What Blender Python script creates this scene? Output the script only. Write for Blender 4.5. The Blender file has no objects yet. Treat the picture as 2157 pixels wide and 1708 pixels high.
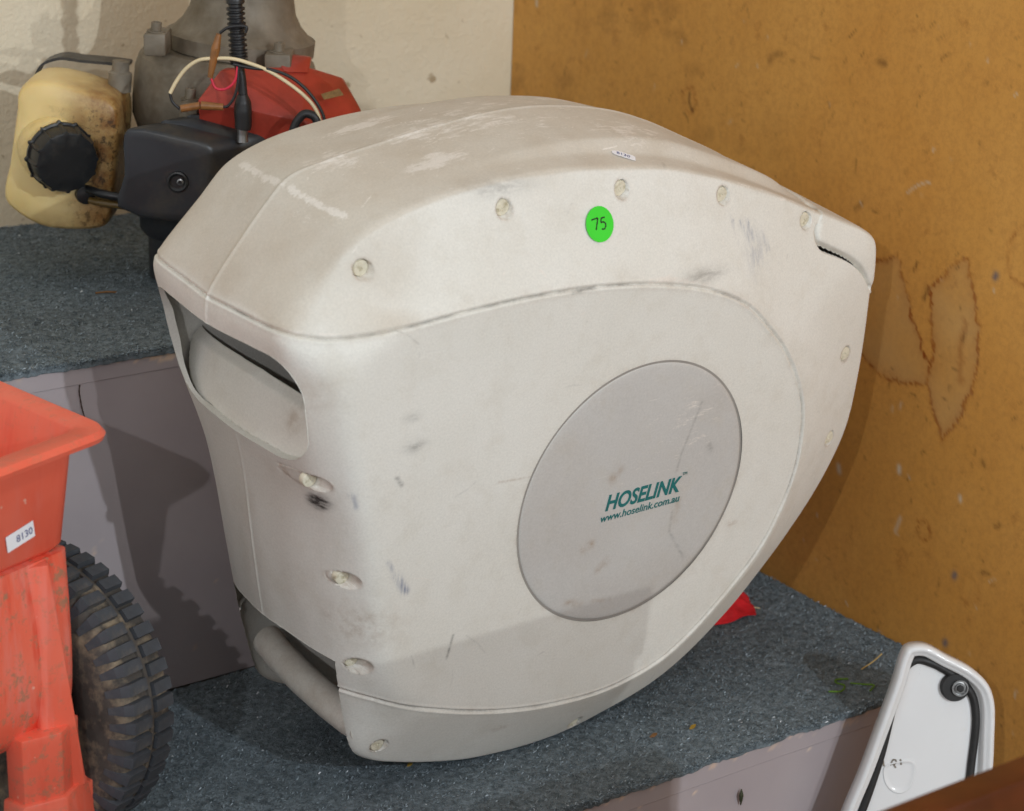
import bpy, bmesh, math, random
import numpy as np
from math import pi, sin, cos, radians
from mathutils import Vector, Matrix
random.seed(7); rng = np.random.default_rng(7)
scene = bpy.context.scene
COL = scene.collection

# ------------------------------------------------------------------ camera
cam = bpy.data.cameras.new('camera'); camo = bpy.data.objects.new('camera', cam); COL.objects.link(camo)
cam.sensor_width = 36.0; cam.sensor_fit = 'HORIZONTAL'; cam.lens = 36.0*4600/2157; cam.clip_start = .05; cam.clip_end = 60
cr, cu, cb = (.812683, -.582154, .025338), (.173421, .283149, .943267), (-.556301, -.762183, .331068)
camo.matrix_world = Matrix(((cr[0],cu[0],cb[0],0),(cr[1],cu[1],cb[1],0),(cr[2],cu[2],cb[2],.97),(0,0,0,1)))
cam.dof.use_dof = True; cam.dof.focus_distance = 1.93; cam.dof.aperture_fstop = 8.0
scene.camera = camo
# ------------------------------------------------------------------ light
world = bpy.data.worlds.new('World'); scene.world = world; world.use_nodes = True
bg = world.node_tree.nodes['Background']; bg.inputs['Color'].default_value = (.965, .995, 1.0, 1); bg.inputs['Strength'].default_value = .76
def lamp(name, loc, target, power, size, color):
    l = bpy.data.lights.new(name, 'AREA'); l.shape = 'DISK'; l.size = size; l.energy = power; l.color = color
    o = bpy.data.objects.new(name, l); COL.objects.link(o); o.location = loc
    o.rotation_euler = (Vector(target)-Vector(loc)).to_track_quat('-Z', 'Y').to_euler()
    return o
lamp('ceiling_lamp', (1.0, -2.0, 1.80), (1.1, 1.5, .25), 50, .04, (.82, .915, 1.0))
lamp('low_lamp', (.98, -2.5, 1.12), (1.1, 1.5, .25), 25, .04, (.95, .985, .99))
lamp('side_lamp', (-.71, -.19, 1.41), (1.0, 1.5, .25), 9.5, .025, (.98, .98, 1.0))
scene.view_settings.view_transform = 'Standard'; scene.view_settings.look = 'None'
scene.view_settings.exposure = -.15; scene.view_settings.gamma = 1
scene.cycles.max_bounces = 4; scene.cycles.adaptive_threshold = .03; scene.cycles.use_denoising = True

# ------------------------------------------------------------------ node helpers
def srgb(r, g, b):
    f = lambda c: ((c/255+.055)/1.055)**2.4 if c > 10 else c/255/12.92
    return (f(r), f(g), f(b), 1)
class NT:
    def __init__(s, name):
        s.m = bpy.data.materials.new(name); s.m.use_nodes = True; s.t = s.m.node_tree; s.n = s.t.nodes
        s.b = s.n['Principled BSDF']
    def link(s, a, b): s.t.links.new(a, b)
    def put(s, key, v):
        i = s.b.inputs[key]
        if hasattr(v, 'is_output'): s.link(v, i)
        else: i.default_value = v
    def coord(s, kind='Object', scale=None, rot=None):
        c = s.n.new('ShaderNodeTexCoord').outputs[kind]
        if scale is not None or rot is not None:
            mp = s.n.new('ShaderNodeMapping'); s.link(c, mp.inputs['Vector'])
            if scale is not None: mp.inputs['Scale'].default_value = scale
            if rot is not None: mp.inputs['Rotation'].default_value = rot
            c = mp.outputs['Vector']
        return c
    def noise(s, scale, detail=3, rough=.5, vec=None, dist=0):
        t = s.n.new('ShaderNodeTexNoise'); t.inputs['Scale'].default_value = scale; t.inputs['Detail'].default_value = detail
        t.inputs['Roughness'].default_value = rough; t.inputs['Distortion'].default_value = dist
        s.link(vec if vec is not None else s.coord(), t.inputs['Vector']); return t.outputs['Fac']
    def ramp(s, fac, *stops):
        r = s.n.new('ShaderNodeValToRGB'); e = r.color_ramp.elements
        while len(e) < len(stops): e.new(.5)
        for k, (p, c) in enumerate(stops):
            e[k].position = p; e[k].color = c if hasattr(c, '__len__') else (c, c, c, 1)
        s.link(fac, r.inputs['Fac']); return r.outputs['Color']
    def mix(s, fac, a, b, mode='MIX'):
        m = s.n.new('ShaderNodeMix'); m.data_type = 'RGBA'; m.blend_type = mode
        for i, v in ((m.inputs['Factor'], fac), (m.inputs['A'], a), (m.inputs['B'], b)):
            if hasattr(v, 'is_output'): s.link(v, i)
            else: i.default_value = v
        return m.outputs['Result']
    def math(s, op, a, b=0.):
        m = s.n.new('ShaderNodeMath'); m.operation = op
        for i, v in ((m.inputs[0], a), (m.inputs[1], b)):
            if hasattr(v, 'is_output'): s.link(v, i)
            else: i.default_value = v
        return m.outputs[0]
    def attr(s, name):
        a = s.n.new('ShaderNodeAttribute'); a.attribute_name = name; return a.outputs['Fac']
    def bump(s, h, strength=.3, dist=.001):
        b = s.n.new('ShaderNodeBump'); b.inputs['Strength'].default_value = strength; b.inputs['Distance'].default_value = dist
        s.link(h, b.inputs['Height']); s.link(b.outputs['Normal'], s.b.inputs['Normal'])
def simple(name, col, rough=.5, var=.12, scale=30, metal=0, bump=0, bscale=200, spec=.5, dirt=None, dscale=12, damt=(.5, .7)):
    t = NT(name); f = t.noise(scale, 4, .6)
    c = t.mix(t.ramp(f, (.3, 0), (.7, 1)), tuple(x*(1-var) for x in col[:3])+(1,), tuple(min(1, x*(1+var)) for x in col[:3])+(1,))
    if dirt is not None:
        c = t.mix(t.ramp(t.noise(dscale, 6, .65), (damt[0], 0), (damt[1], 1)), c, dirt)
    t.put('Base Color', c); t.put('Metallic', metal); t.put('Specular IOR Level', spec)
    t.put('Roughness', t.ramp(t.noise(scale*2.3, 3), (.3, rough*.85), (.7, min(1, rough*1.12))))
    if bump: t.bump(t.noise(bscale, 4, .6), bump, .001)
    return t.m

# ------------------------------------------------------------------ mesh helpers
def link(o, parent=None):
    COL.objects.link(o)
    if parent is not None: o.parent = parent
    return o
def tag(o, label=None, cat=None, group=None, kind=None):
    for k, v in (('label', label), ('category', cat), ('group', group), ('kind', kind)):
        if v: o[k] = v
    return o
def empty(name, loc=(0, 0, 0), mat=None):
    o = bpy.data.objects.new(name, None); o.empty_display_size = .02; COL.objects.link(o)
    if mat is not None: o.matrix_world = mat
    else: o.location = loc
    return o
def mesh(name, verts, faces, mat, parent=None, smooth=True, angle=None):
    me = bpy.data.meshes.new(name)
    verts = np.asarray(verts, dtype=np.float32).reshape(-1, 3)
    if isinstance(faces, np.ndarray):
        n, k = faces.shape
        me.vertices.add(len(verts)); me.vertices.foreach_set('co', verts.ravel())
        me.loops.add(n*k); me.loops.foreach_set('vertex_index', faces.ravel().astype(np.int32))
        me.polygons.add(n); me.polygons.foreach_set('loop_start', np.arange(0, n*k, k, dtype=np.int32))
        me.update(calc_edges=True); me.validate()
    else:
        me.from_pydata([tuple(map(float, v)) for v in verts], [], faces)
    if smooth: me.polygons.foreach_set('use_smooth', np.ones(len(me.polygons), bool))
    if mat: me.materials.append(mat)
    me.update()
    o = bpy.data.objects.new(name, me); link(o, parent)
    if angle: me.set_sharp_from_angle(angle=radians(angle))
    return o
def bm_obj(name, bm, mat, parent=None, smooth=True, angle=35):
    bmesh.ops.recalc_face_normals(bm, faces=bm.faces)
    me = bpy.data.meshes.new(name); bm.to_mesh(me); bm.free()
    if smooth:
        me.polygons.foreach_set('use_smooth', np.ones(len(me.polygons), bool)); me.set_sharp_from_angle(angle=radians(angle))
    if mat: me.materials.append(mat)
    o = bpy.data.objects.new(name, me); return link(o, parent)
def box(name, lo, hi, mat, parent=None, bevel=.002, seg=2):
    bm = bmesh.new(); bmesh.ops.create_cube(bm, size=1)
    for v in bm.verts: v.co = Vector([(lo[i]+hi[i])/2+v.co[i]*(hi[i]-lo[i]) for i in range(3)])
    if bevel: bmesh.ops.bevel(bm, geom=bm.edges[:], offset=bevel, segments=seg, affect='EDGES', profile=.5)
    return bm_obj(name, bm, mat, parent)
def hull(name, pts, mat, parent=None, bevel=.003, seg=2):
    bm = bmesh.new()
    for p in pts: bm.verts.new(p)
    r = bmesh.ops.convex_hull(bm, input=bm.verts[:])
    bmesh.ops.delete(bm, geom=[v for v in bm.verts if not v.link_faces], context='VERTS')
    bmesh.ops.dissolve_limit(bm, angle_limit=radians(4), verts=bm.verts[:], edges=bm.edges[:])
    if bevel: bmesh.ops.bevel(bm, geom=bm.edges[:], offset=bevel, segments=seg, affect='EDGES', profile=.5, clamp_overlap=True)
    return bm_obj(name, bm, mat, parent, angle=30)
def catmull(P, n, closed=True):
    P = np.array(P, float); N = len(P); out = []
    rngi = range(N) if closed else range(N-1)
    for i in rngi:
        if closed: p0, p1, p2, p3 = P[(i-1) % N], P[i], P[(i+1) % N], P[(i+2) % N]
        else:
            p1, p2 = P[i], P[i+1]; p0 = P[i-1] if i > 0 else 2*p1-p2; p3 = P[i+2] if i+2 < N else 2*p2-p1
        d = [max(np.linalg.norm(b-a), 1e-6)**.5 for a, b in ((p0, p1), (p1, p2), (p2, p3))]
        t0 = 0; t1 = d[0]; t2 = t1+d[1]; t3 = t2+d[2]
        t = np.linspace(t1, t2, n, endpoint=False)[:, None]
        A1 = (t1-t)/(t1-t0)*p0+(t-t0)/(t1-t0)*p1; A2 = (t2-t)/(t2-t1)*p1+(t-t1)/(t2-t1)*p2; A3 = (t3-t)/(t3-t2)*p2+(t-t2)/(t3-t2)*p3
        B1 = (t2-t)/(t2-t0)*A1+(t-t0)/(t2-t0)*A2; B2 = (t3-t)/(t3-t1)*A2+(t-t1)/(t3-t1)*A3
        out.append((t2-t)/(t2-t1)*B1+(t-t1)/(t2-t1)*B2)
    out = np.concatenate(out)
    return out if closed else np.vstack([out, P[-1]])
def tube(name, pts, rad, mat, parent=None, seg=12, n=6, cap=True):
    P = catmull(pts, n, False) if n > 1 else np.array(pts, float)
    N = len(P); r = np.interp(np.linspace(0, 1, N), np.linspace(0, 1, len(np.atleast_1d(rad))), np.atleast_1d(rad)) if np.ndim(rad) else np.full(N, rad)
    T = np.gradient(P, axis=0); T /= np.linalg.norm(T, axis=1)[:, None]
    up = np.array([0, 0, 1.]) if abs(T[0, 2]) < .9 else np.array([1., 0, 0])
    V = []; a = np.linspace(0, 2*pi, seg, endpoint=False); x = np.cross(up, T[0]); x /= np.linalg.norm(x)
    for i in range(N):
        x = x-T[i]*(x@T[i]); x /= np.linalg.norm(x); y = np.cross(T[i], x)
        V.append(P[i]+r[i]*(np.cos(a)[:, None]*x+np.sin(a)[:, None]*y))
    V = np.concatenate(V); F = []
    for i in range(N-1):
        for j in range(seg):
            k = (j+1) % seg; F.append((i*seg+j, i*seg+k, (i+1)*seg+k, (i+1)*seg+j))
    if cap: F.append(tuple(range(seg-1, -1, -1))); F.append(tuple((N-1)*seg+j for j in range(seg)))
    return mesh(name, V, F, mat, parent, True, 50)
def frame(axis, hint=(0, 0, 1)):
    z = np.array(axis, float); z /= np.linalg.norm(z); x = np.cross(np.array(hint, float), z)
    if np.linalg.norm(x) < 1e-4: x = np.cross(np.array([1., 0, 0]), z)
    x /= np.linalg.norm(x); return np.stack([x, np.cross(z, x), z])
def lathe(name, prof, mat, parent=None, seg=48, org=(0, 0, 0), axis=(0, 0, 1), fn=None, angle=40):
    Fm = frame(axis); V = []
    for i, (r, z) in enumerate(prof):
        for j in range(seg):
            a = 2*pi*j/seg; rr = fn(r, z, a) if fn else r
            V.append(np.array(org)+np.array([rr*cos(a), rr*sin(a), z])@Fm)
    F = []
    for i in range(len(prof)-1):
        for j in range(seg):
            k = (j+1) % seg; F.append((i*seg+j, i*seg+k, (i+1)*seg+k, (i+1)*seg+j))
    F.append(tuple(range(seg-1, -1, -1))); F.append(tuple((len(prof)-1)*seg+j for j in range(seg)))
    return mesh(name, V, F, mat, parent, True, angle)
def loft(name, rings, mat, parent=None, capped=True, angle=40):
    n = len(rings[0]); V = np.concatenate([np.asarray(r, float) for r in rings]); F = []
    for i in range(len(rings)-1):
        for j in range(n):
            k = (j+1) % n; F.append((i*n+j, i*n+k, (i+1)*n+k, (i+1)*n+j))
    if capped: F.append(tuple(range(n-1, -1, -1))); F.append(tuple((len(rings)-1)*n+j for j in range(n)))
    bm = bmesh.new(); vs = [bm.verts.new(v) for v in V]
    for f in F: bm.faces.new([vs[i] for i in f])
    return bm_obj(name, bm, mat, parent, True, angle)
def ribbon(name, strokes, width, mat, parent=None, z=0.):
    """flat pen strokes in the xy plane"""
    V = []; F = []
    for pts in strokes:
        P = catmull(pts, 6, False) if len(pts) > 2 else np.array(pts, float)
        T = np.gradient(P, axis=0); T /= np.linalg.norm(T, axis=1)[:, None]; Nn = np.stack([-T[:, 1], T[:, 0]], 1)
        b = len(V)
        for i in range(len(P)):
            wd = width*(.5+.08*sin(i*1.3))
            V += [(*(P[i]+Nn[i]*wd), z), (*(P[i]-Nn[i]*wd), z)]
        F += [(b+2*i, b+2*i+1, b+2*i+3, b+2*i+2) for i in range(len(P)-1)]
    return mesh(name, V, F, mat, parent, False)
def text(name, body, size, mat, parent, mw, shear=0, bold=0, spacing=1, align='LEFT', extrude=.0001, fit=None):
    cu = bpy.data.curves.new(name, 'FONT'); cu.body = body; cu.size = size; cu.shear = shear; cu.offset = bold
    cu.space_character = spacing; cu.align_x = align; cu.extrude = extrude; cu.resolution_u = 4
    tmp = bpy.data.objects.new(name, cu); COL.objects.link(tmp)
    dg = bpy.context.evaluated_depsgraph_get(); me = bpy.data.meshes.new_from_object(tmp.evaluated_get(dg))
    bpy.data.objects.remove(tmp); me.materials.clear(); me.materials.append(mat); me.name = name
    if fit:
        xs = [v.co.x for v in me.vertices]; sc = fit/(max(xs)-min(xs)); x0 = min(xs)
        for v in me.vertices: v.co.x = (v.co.x-x0)*sc
    o = bpy.data.objects.new(name, me); link(o, parent); o.matrix_local = mw; return o
def set_attr(me, name, arr):
    a = me.attributes.new(name, 'FLOAT', 'POINT'); a.data.foreach_set('value', np.asarray(arr, np.float32).ravel())
def sstep(a, b, x):
    t = np.clip((np.asarray(x, float)-a)/(b-a), 0, 1); return t*t*(3-2*t)
def seg_dist(P, poly, closed=False, reach=1e9, base=None):
    """distance of points P (n,k) to a polyline"""
    d = np.full(len(P), 1e3) if base is None else base
    n = len(poly); rg = range(n if closed else n-1)
    for i in rg:
        a, b = poly[i], poly[(i+1) % n]; ab = b-a; L2 = ab@ab+1e-18
        lo = np.minimum(a, b)-reach; hi = np.maximum(a, b)+reach
        m = np.ones(len(P), bool)
        if reach < 1e8:
            for c in range(P.shape[1]): m &= (P[:, c] > lo[c]) & (P[:, c] < hi[c])
        if not m.any(): continue
        q = P[m]-a; t = np.clip(q@ab/L2, 0, 1); d[m] = np.minimum(d[m], np.linalg.norm(q-t[:, None]*ab, axis=1))
    return d
def inside(P, poly):
    r = np.zeros(len(P), bool); n = len(poly)
    for i in range(n):
        (x1, y1), (x2, y2) = poly[i], poly[(i+1) % n]
        c = (y1 > P[:, 1]) != (y2 > P[:, 1])
        with np.errstate(divide='ignore', invalid='ignore'):
            r ^= c & (P[:, 0] < (x2-x1)*(P[:, 1]-y1)/(y2-y1)+x1)
    return r
def vnoise(P, scale, seed=0, oct=3):
    """cheap smooth noise 0..1 for vertex attributes"""
    r = np.random.default_rng(seed); out = np.zeros(len(P)); amp = 1; tot = 0
    for o in range(oct):
        for k in range(5):
            d = r.normal(size=P.shape[1]); d *= scale*(2**o)*(.6+.8*r.random())/np.linalg.norm(d)
            out += amp*np.sin(P@d+r.random()*6.28)/5
        tot += amp*.45; amp *= .6
    return np.clip(.5+.5*out/tot, 0, 1)

# ------------------------------------------------------------------ setting: walls, steps, carpet
WOODX = 1.543; RY = 1.729; FY = 1.3425; UZ = .3525; WALLY = 2.19; FLOORZ = -.3525
def mat_plaster():
    t = NT('rough_plaster')
    c = t.mix(t.ramp(t.noise(5, 4), (.3, 0), (.7, 1)), srgb(216, 200, 170), srgb(228, 215, 190))
    c = t.mix(t.ramp(t.noise(60, 2, .4), (.72, 0), (.78, 1)), c, srgb(176, 156, 126))
    t.put('Base Color', c); t.put('Roughness', .85); t.put('Specular IOR Level', .25)
    h = t.math('ADD', t.noise(210, 4, .65), t.math('MULTIPLY', t.noise(70, 3), .9)); t.bump(h, .6, .0026)
    return t.m
def mat_wood():
    t = NT('scuffed_plywood'); P = t.coord()
    c = t.mix(t.ramp(t.noise(3.2, 5, .6), (.3, 0), (.7, 1)), srgb(204, 144, 66), srgb(218, 162, 84))
    grain = t.noise(7, 6, .65, t.coord('Object', (1, 9, .8))); c = t.mix(t.math('MULTIPLY', t.ramp(grain, (.45, 0), (.75, 1)), .12), c, srgb(168, 112, 48))
    c = t.mix(t.ramp(t.noise(34, 6, .7), (.6, 0), (.78, .8)), c, srgb(160, 102, 46))
    c = t.mix(t.math('MULTIPLY', t.ramp(t.noise(150, 5, .75), (.42, 0), (.66, 1)), .3), c, srgb(160, 108, 56))
    c = t.mix(t.attr('fade'), c, srgb(204, 164, 106))
    c = t.mix(t.attr('stain'), c, srgb(142, 70, 18))
    c = t.mix(t.math('MULTIPLY', t.attr('dark'), t.ramp(t.noise(120, 4, .7), (.3, .5), (.55, 1.))), c, srgb(80, 46, 20))
    c = t.mix(t.attr('pale'), c, srgb(205, 190, 165))
    c = t.mix(t.attr('grey'), c, srgb(96, 96, 104))
    t.put('Base Color', c); t.put('Specular IOR Level', .3)
    t.put('Roughness', t.ramp(t.noise(20, 4), (.3, .48), (.7, .68)))
    t.bump(t.math('ADD', t.noise(160, 3), t.attr('dark')), .15, .0006)
    return t.m
def mat_paint():
    t = NT('mauve_grey_paint')
    c = t.mix(t.ramp(t.noise(6, 4), (.3, 0), (.7, 1)), srgb(162, 152, 155), srgb(176, 166, 167))
    c = t.mix(t.ramp(t.noise(42, 6, .7), (.66, 0), (.74, .7)), c, srgb(176, 160, 150))
    c = t.mix(t.ramp(t.noise(19, 5, .7), (.7, 0), (.8, .6)), c, srgb(110, 96, 92))
    c = t.mix(t.attr('chip'), c, t.mix(t.noise(80, 4), srgb(204, 168, 140), srgb(214, 200, 186)))
    t.put('Base Color', c); t.put('Roughness', t.ramp(t.noise(15, 3), (.3, .38), (.7, .55))); t.put('Specular IOR Level', .35)
    t.bump(t.math('ADD', t.noise(40, 4), t.noise(7, 2)), .25, .0018)
    return t.m
def mat_carpet():
    t = NT('grey_carpet')
    c = t.mix(t.ramp(t.noise(120, 4, .7), (.3, 0), (.72, 1)), srgb(84, 94, 99), srgb(154, 167, 174))
    c = t.mix(t.ramp(t.noise(9, 3), (.35, 0), (.75, .4)), c, srgb(100, 106, 108))
    t.put('Base Color', c); t.put('Roughness', 1.); t.put('Specular IOR Level', .05)
    t.bump(t.noise(220, 5, .75), 1., .004)
    return t.m
def mat_fibre():
    t = NT('carpet_fibre')
    c = t.ramp(t.attr('tone'), (0, srgb(84, 94, 100)), (.55, srgb(114, 125, 131)), (.9, srgb(150, 162, 169)), (.975, srgb(176, 188, 198)), (1, srgb(232, 236, 240)))
    t.put('Base Color', c); t.put('Roughness', .9); t.put('Specular IOR Level', .1)
    return t.m
M_plaster = mat_plaster(); M_wood = mat_wood(); M_paint = mat_paint(); M_carpet = mat_carpet(); M_fibre = mat_fibre()
M_floor = simple('concrete_floor', srgb(120, 112, 106), .8, .15, 8, bump=.2)

wy = lambda x: WALLY-.0915*(x-.93)
wall = mesh('wall', [(x, wy(x)+d, z) for d in (0, .12) for x, z in ((-.6, FLOORZ), (1.9, FLOORZ), (1.9, 2.6), (-.6, 2.6))], [(0, 1, 2, 3), (7, 6, 5, 4), (0, 4, 5, 1), (1, 5, 6, 2), (2, 6, 7, 3), (3, 7, 4, 0)], M_plaster, smooth=False); tag(wall, kind='structure')
floor = mesh('floor', [(-1.5, -4.5, FLOORZ), (3.2, -4.5, FLOORZ), (3.2, 2.3, FLOORZ), (-1.5, 2.3, FLOORZ)], [(0, 1, 2, 3)], M_floor, smooth=False); tag(floor, kind='structure')

# wooden wall panel: dense sheet whose stains, scuffs and chips are vertex attributes
def wood_panel():
    y = np.r_[np.linspace(.2, 1.2, 30, endpoint=False), np.arange(1.2, 2.128, .0026), 2.133]
    z = np.r_[np.linspace(FLOORZ+.003, -.13, 12, endpoint=False), np.arange(-.13, .66, .0026), np.linspace(.67, 2.2, 20)]
    Y, Z = np.meshgrid(y, z, indexing='ij'); P = np.stack([Y.ravel(), Z.ravel()], 1); ny, nz = Y.shape
    jit = np.stack([vnoise(P, 300, 1)-.5, vnoise(P, 300, 2)-.5], 1)*.005+np.stack([vnoise(P, 800, 3)-.5, vnoise(P, 800, 4)-.5], 1)*.0035
    Q = P+jit
    st1 = np.array([(1.545,.300),(1.530,.300),(1.508,.288),(1.495,.280),(1.473,.273),(1.445,.277),(1.417,.283),(1.415,.302),(1.430,.325),(1.445,.349),(1.456,.373),(1.470,.403),(1.483,.395),(1.503,.389),(1.525,.393),(1.545,.385)])
    st2 = np.array([(1.415,.301),(1.411,.315),(1.418,.356),(1.424,.384),(1.407,.396),(1.394,.415),(1.380,.420),(1.369,.395),(1.357,.360),(1.353,.317),(1.358,.292),(1.371,.263),(1.389,.233),(1.401,.251),(1.415,.284)])
    stain = np.zeros(len(P)); fade = np.zeros(len(P))
    for s, strength in ((st1, 1), (st2, .85)):
        d = seg_dist(Q, s, True, .02); ins = inside(Q, s)
        stain = np.maximum(stain, strength*np.exp(-(d/.0018)**2)*(.5+.7*vnoise(P, 90, 5)))
        stain = np.maximum(stain, np.where(ins, .30*np.exp(-d/.006), 0))
        fade = np.maximum(fade, np.where(ins, .55*(.5+.6*vnoise(P, 60, 6)), 0))
    for c, r, k in (((1.403, .131), .0085, .7), ((1.31, .44), .022, .5), ((1.336, .09), .012, .3), ((1.80, .50), .011, .5)):
        d = np.abs(np.hypot(Q[:, 0]-c[0], (Q[:, 1]-c[1])*.8)-r); stain = np.maximum(stain, k*np.exp(-(d/.0016)**2)*vnoise(P, 150, 7)*1.5)
    streak = np.array([(1.374, .36), (1.377, .33), (1.372, .30)]); stain = np.maximum(stain, .4*np.exp(-(seg_dist(Q, streak, False, .03)/.004)**2))
    dark = np.zeros(len(P)); pale = np.zeros(len(P)); grey = np.zeros(len(P))
    r = np.random.default_rng(11)
    def stroke(arr, c, L, ang, w, k, curv=0):
        t = np.linspace(-.5, .5, 5)
        pl = np.stack([c[0]+L*t*cos(ang)+curv*L*(t*t)*-sin(ang), c[1]+L*t*sin(ang)+curv*L*(t*t)*cos(ang)], 1)
        d = seg_dist(P, pl, False, w*4); np.maximum(arr, k*np.exp(-(d/w)**2), out=arr)
    for i in range(560):
        c = (r.uniform(1.2, 2.13), r.uniform(-.12, .64)); top = c[1] > .42
        stroke(dark, c, r.uniform(.001, .02 if top else .010)*r.uniform(.3, 1), r.normal(2.2, .7), r.uniform(.0007, .0015), r.uniform(.1, .6), r.uniform(-.6, .6))
    for i in range(10):
        c = (r.uniform(1.2, 2.13), r.uniform(-.1, .64)); stroke(dark, c, r.uniform(.006, .014), r.uniform(0, 3.1), r.uniform(.002, .0042), r.uniform(.3, .7), r.uniform(-1, 1))
    for i in range(90):
        c = (r.uniform(1.2, 2.13), r.uniform(-.12, .64)); stroke(pale, c, r.uniform(.001, .012)*r.uniform(.2, 1), r.normal(1.7, .6), r.uniform(.0008, .0014), r.uniform(.2, .7), r.uniform(-.3, .3))
    stroke(dark, (1.669, .570), .020, 2.6, .0034, .5, .4)
    stroke(dark, (1.80, .497), .02, 1.2, .0018, .8, .8); stroke(dark, (1.428, .374), .012, 1.9, .0022, .7); stroke(dark, (1.445, .398), .010, 1.9, .0016, .8)
    stroke(dark, (1.374, .344), .008, 1.9, .0018, .6); stroke(dark, (1.334, .226), .004, 1, .0025, .6); stroke(dark, (1.53, .44), .012, 2.4, .003, .5)
    stroke(pale, (1.452, .478), .032, 2.6, .0012, .7, .3); stroke(pale, (1.439, .125), .018, 1.9, .0022, .6); stroke(pale, (1.444, .184), .005, 1.5, .0028, 1); stroke(pale, (1.529, .157), .006, 1.3, .003, .9)
    stroke(pale, (1.359, .181), .004, 1.4, .0022, .9); stroke(pale, (2.087, .565), .006, 1.5, .0022, 1)
    for c in ((1.357, .099), (1.361, .023), (1.343, .413)): stroke(grey, c, .003, 2, .0034, 1)
    grey *= .9; dark = np.maximum(dark, .30*sstep(.62, .8, vnoise(P, 38, 9))*sstep(1.5, 1.8, P[:, 0])*vnoise(P, 200, 8))
    V = np.stack([np.full(len(P), WOODX), P[:, 0], P[:, 1]], 1)
    V[:, 0] += (vnoise(P, 6, 21)-.5)*.004
    idx = np.arange(ny*nz).reshape(ny, nz); F = np.stack([idx[:-1, :-1], idx[:-1, 1:], idx[1:, 1:], idx[1:, :-1]], -1).reshape(-1, 4)
    o = mesh('plywood_partition', V, F, M_wood); me = o.data
    for n, a in (('stain', stain), ('fade', fade), ('dark', dark), ('pale', pale), ('grey', grey)): set_attr(me, n, a)
    return o
wp = wood_panel(); tag(wp, 'scuffed brown plywood panel standing at the right of the steps', 'wall panel')
pe = box('panel_core', (WOODX+.003, .2, FLOORZ+.002), (WOODX+.019, 2.1325, 2.199), M_wood, wp, bevel=0)

# steps
def chip_board(name, lo, hi, parent, chips, res=.003):
    """painted board with a subdivided front face (at y=lo) carrying chip marks"""
    x0, x1 = max(lo[0], .55), min(hi[0], 1.56); nx = int((x1-x0)/res)+2; nz = max(3, int((hi[2]-lo[2])/res)+2)
    X, Z = np.meshgrid(np.linspace(lo[0], hi[0], nx), np.linspace(lo[2], hi[2], nz), indexing='ij'); P = np.stack([X.ravel(), Z.ravel()], 1)
    chip = np.zeros(len(P)); Q = P+np.stack([vnoise(P, 500, 31)-.5, vnoise(P, 500, 32)-.5], 1)*.012
    for (cx, cz, rx, rz, k) in chips: chip = np.maximum(chip, k*(1-sstep(.7, 1.1, np.hypot((Q[:, 0]-cx)/rx, (Q[:, 1]-cz)/rz))))
    V = np.stack([P[:, 0], np.full(len(P), lo[1])+chip*.0008+(vnoise(P, 25, 33)-.5)*.0012, P[:, 1]], 1); idx = np.arange(nx*nz).reshape(nx, nz)
    F = [tuple(f) for f in np.stack([idx[:-1, :-1], idx[1:, :-1], idx[1:, 1:], idx[:-1, 1:]], -1).reshape(-1, 4)]
    n = len(V); c = [(lo[0], hi[1], lo[2]), (hi[0], hi[1], lo[2]), (hi[0], hi[1], hi[2]), (lo[0], hi[1], hi[2])]; V = np.vstack([V, c])
    F.append((n+3, n+2, n+1, n)); top = list(idx[:, -1]); bot = list(idx[:, 0]); lf = list(idx[0, :]); rt = list(idx[-1, :])
    F.append(tuple(top)+(n+2, n+3)); F.append(tuple(bot[::-1])+(n, n+1)); F.append(tuple(lf[::-1])+(n+3,)+(n,)); F.append(tuple(rt)+(n+2, n+1))
    o = mesh(name, V, F, M_paint, parent, True, 30); set_attr(o.data, 'chip', np.r_[chip, np.zeros(4)]); return o
up = empty('upper_step', (0, 0, 0)); tag(up, kind='structure')
r = random.Random(3)
chips = [(.856, .346, .021, .0065, 1), (.862, .341, .013, .006, 1), (.79, .348, .012, .002, .7), (.72, .3475, .015, .002, .6)]+[(r.uniform(.6, .9), .3495-abs(r.gauss(0, .0012)), r.uniform(.002, .008), .0012, .8) for i in range(14)]
chip_board('nosing_board', (.2, RY, .3278), (WOODX-.001, RY+.02, UZ-.004), up, chips)
chip_board('riser_panel', (.2, RY+.0012, .001), (WOODX-.001, RY+.02, .3272), up, [(.787, .16, .003, .002, .7), (.80, .17, .002, .0015, .7), (.91, .10, .002, .002, .8), (.955, .03, .004, .003, .6), (.89, .042, .003, .003, .8), (.97, .055, .002, .002, .7), (.73, .30, .012, .006, .25)])
M_crack = simple('open_crack', srgb(58, 42, 34), .9)
ck = ribbon('paint_crack', [[(.7800, .3275), (.7792, .3215), (.7797, .3160), (.7806, .3085), (.7818, .3020), (.7832, .2960)]], .0011, M_crack, up); ck.matrix_local = Matrix.Translation((0, RY-.0004, 0)) @ Matrix.Rotation(pi/2, 4, 'X')
box('step_core', (.2, RY+.021, FLOORZ+.001), (WOODX-.001, 2.132, UZ-.005), M_floor, up, bevel=0)
lowst = empty('lower_step', (0, 0, 0)); tag(lowst, kind='structure')
chips = [(1.05+i*.018+r.uniform(-.01, .01), -.0085-abs(r.gauss(0, .002)), r.uniform(.002, .009), r.uniform(.0008, .002), r.uniform(.6, 1)) for i in range(28)]+[(1.055, -.016, .006, .003, .9), (1.11, -.012, .010, .002, .9), (1.40, -.016, .012, .0035, .5), (1.30, -.014, .008, .002, .6)]
chip_board('nosing_board', (.1, FY, -.0282), (WOODX-.001, FY+.02, -.005), lowst, chips)
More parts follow.
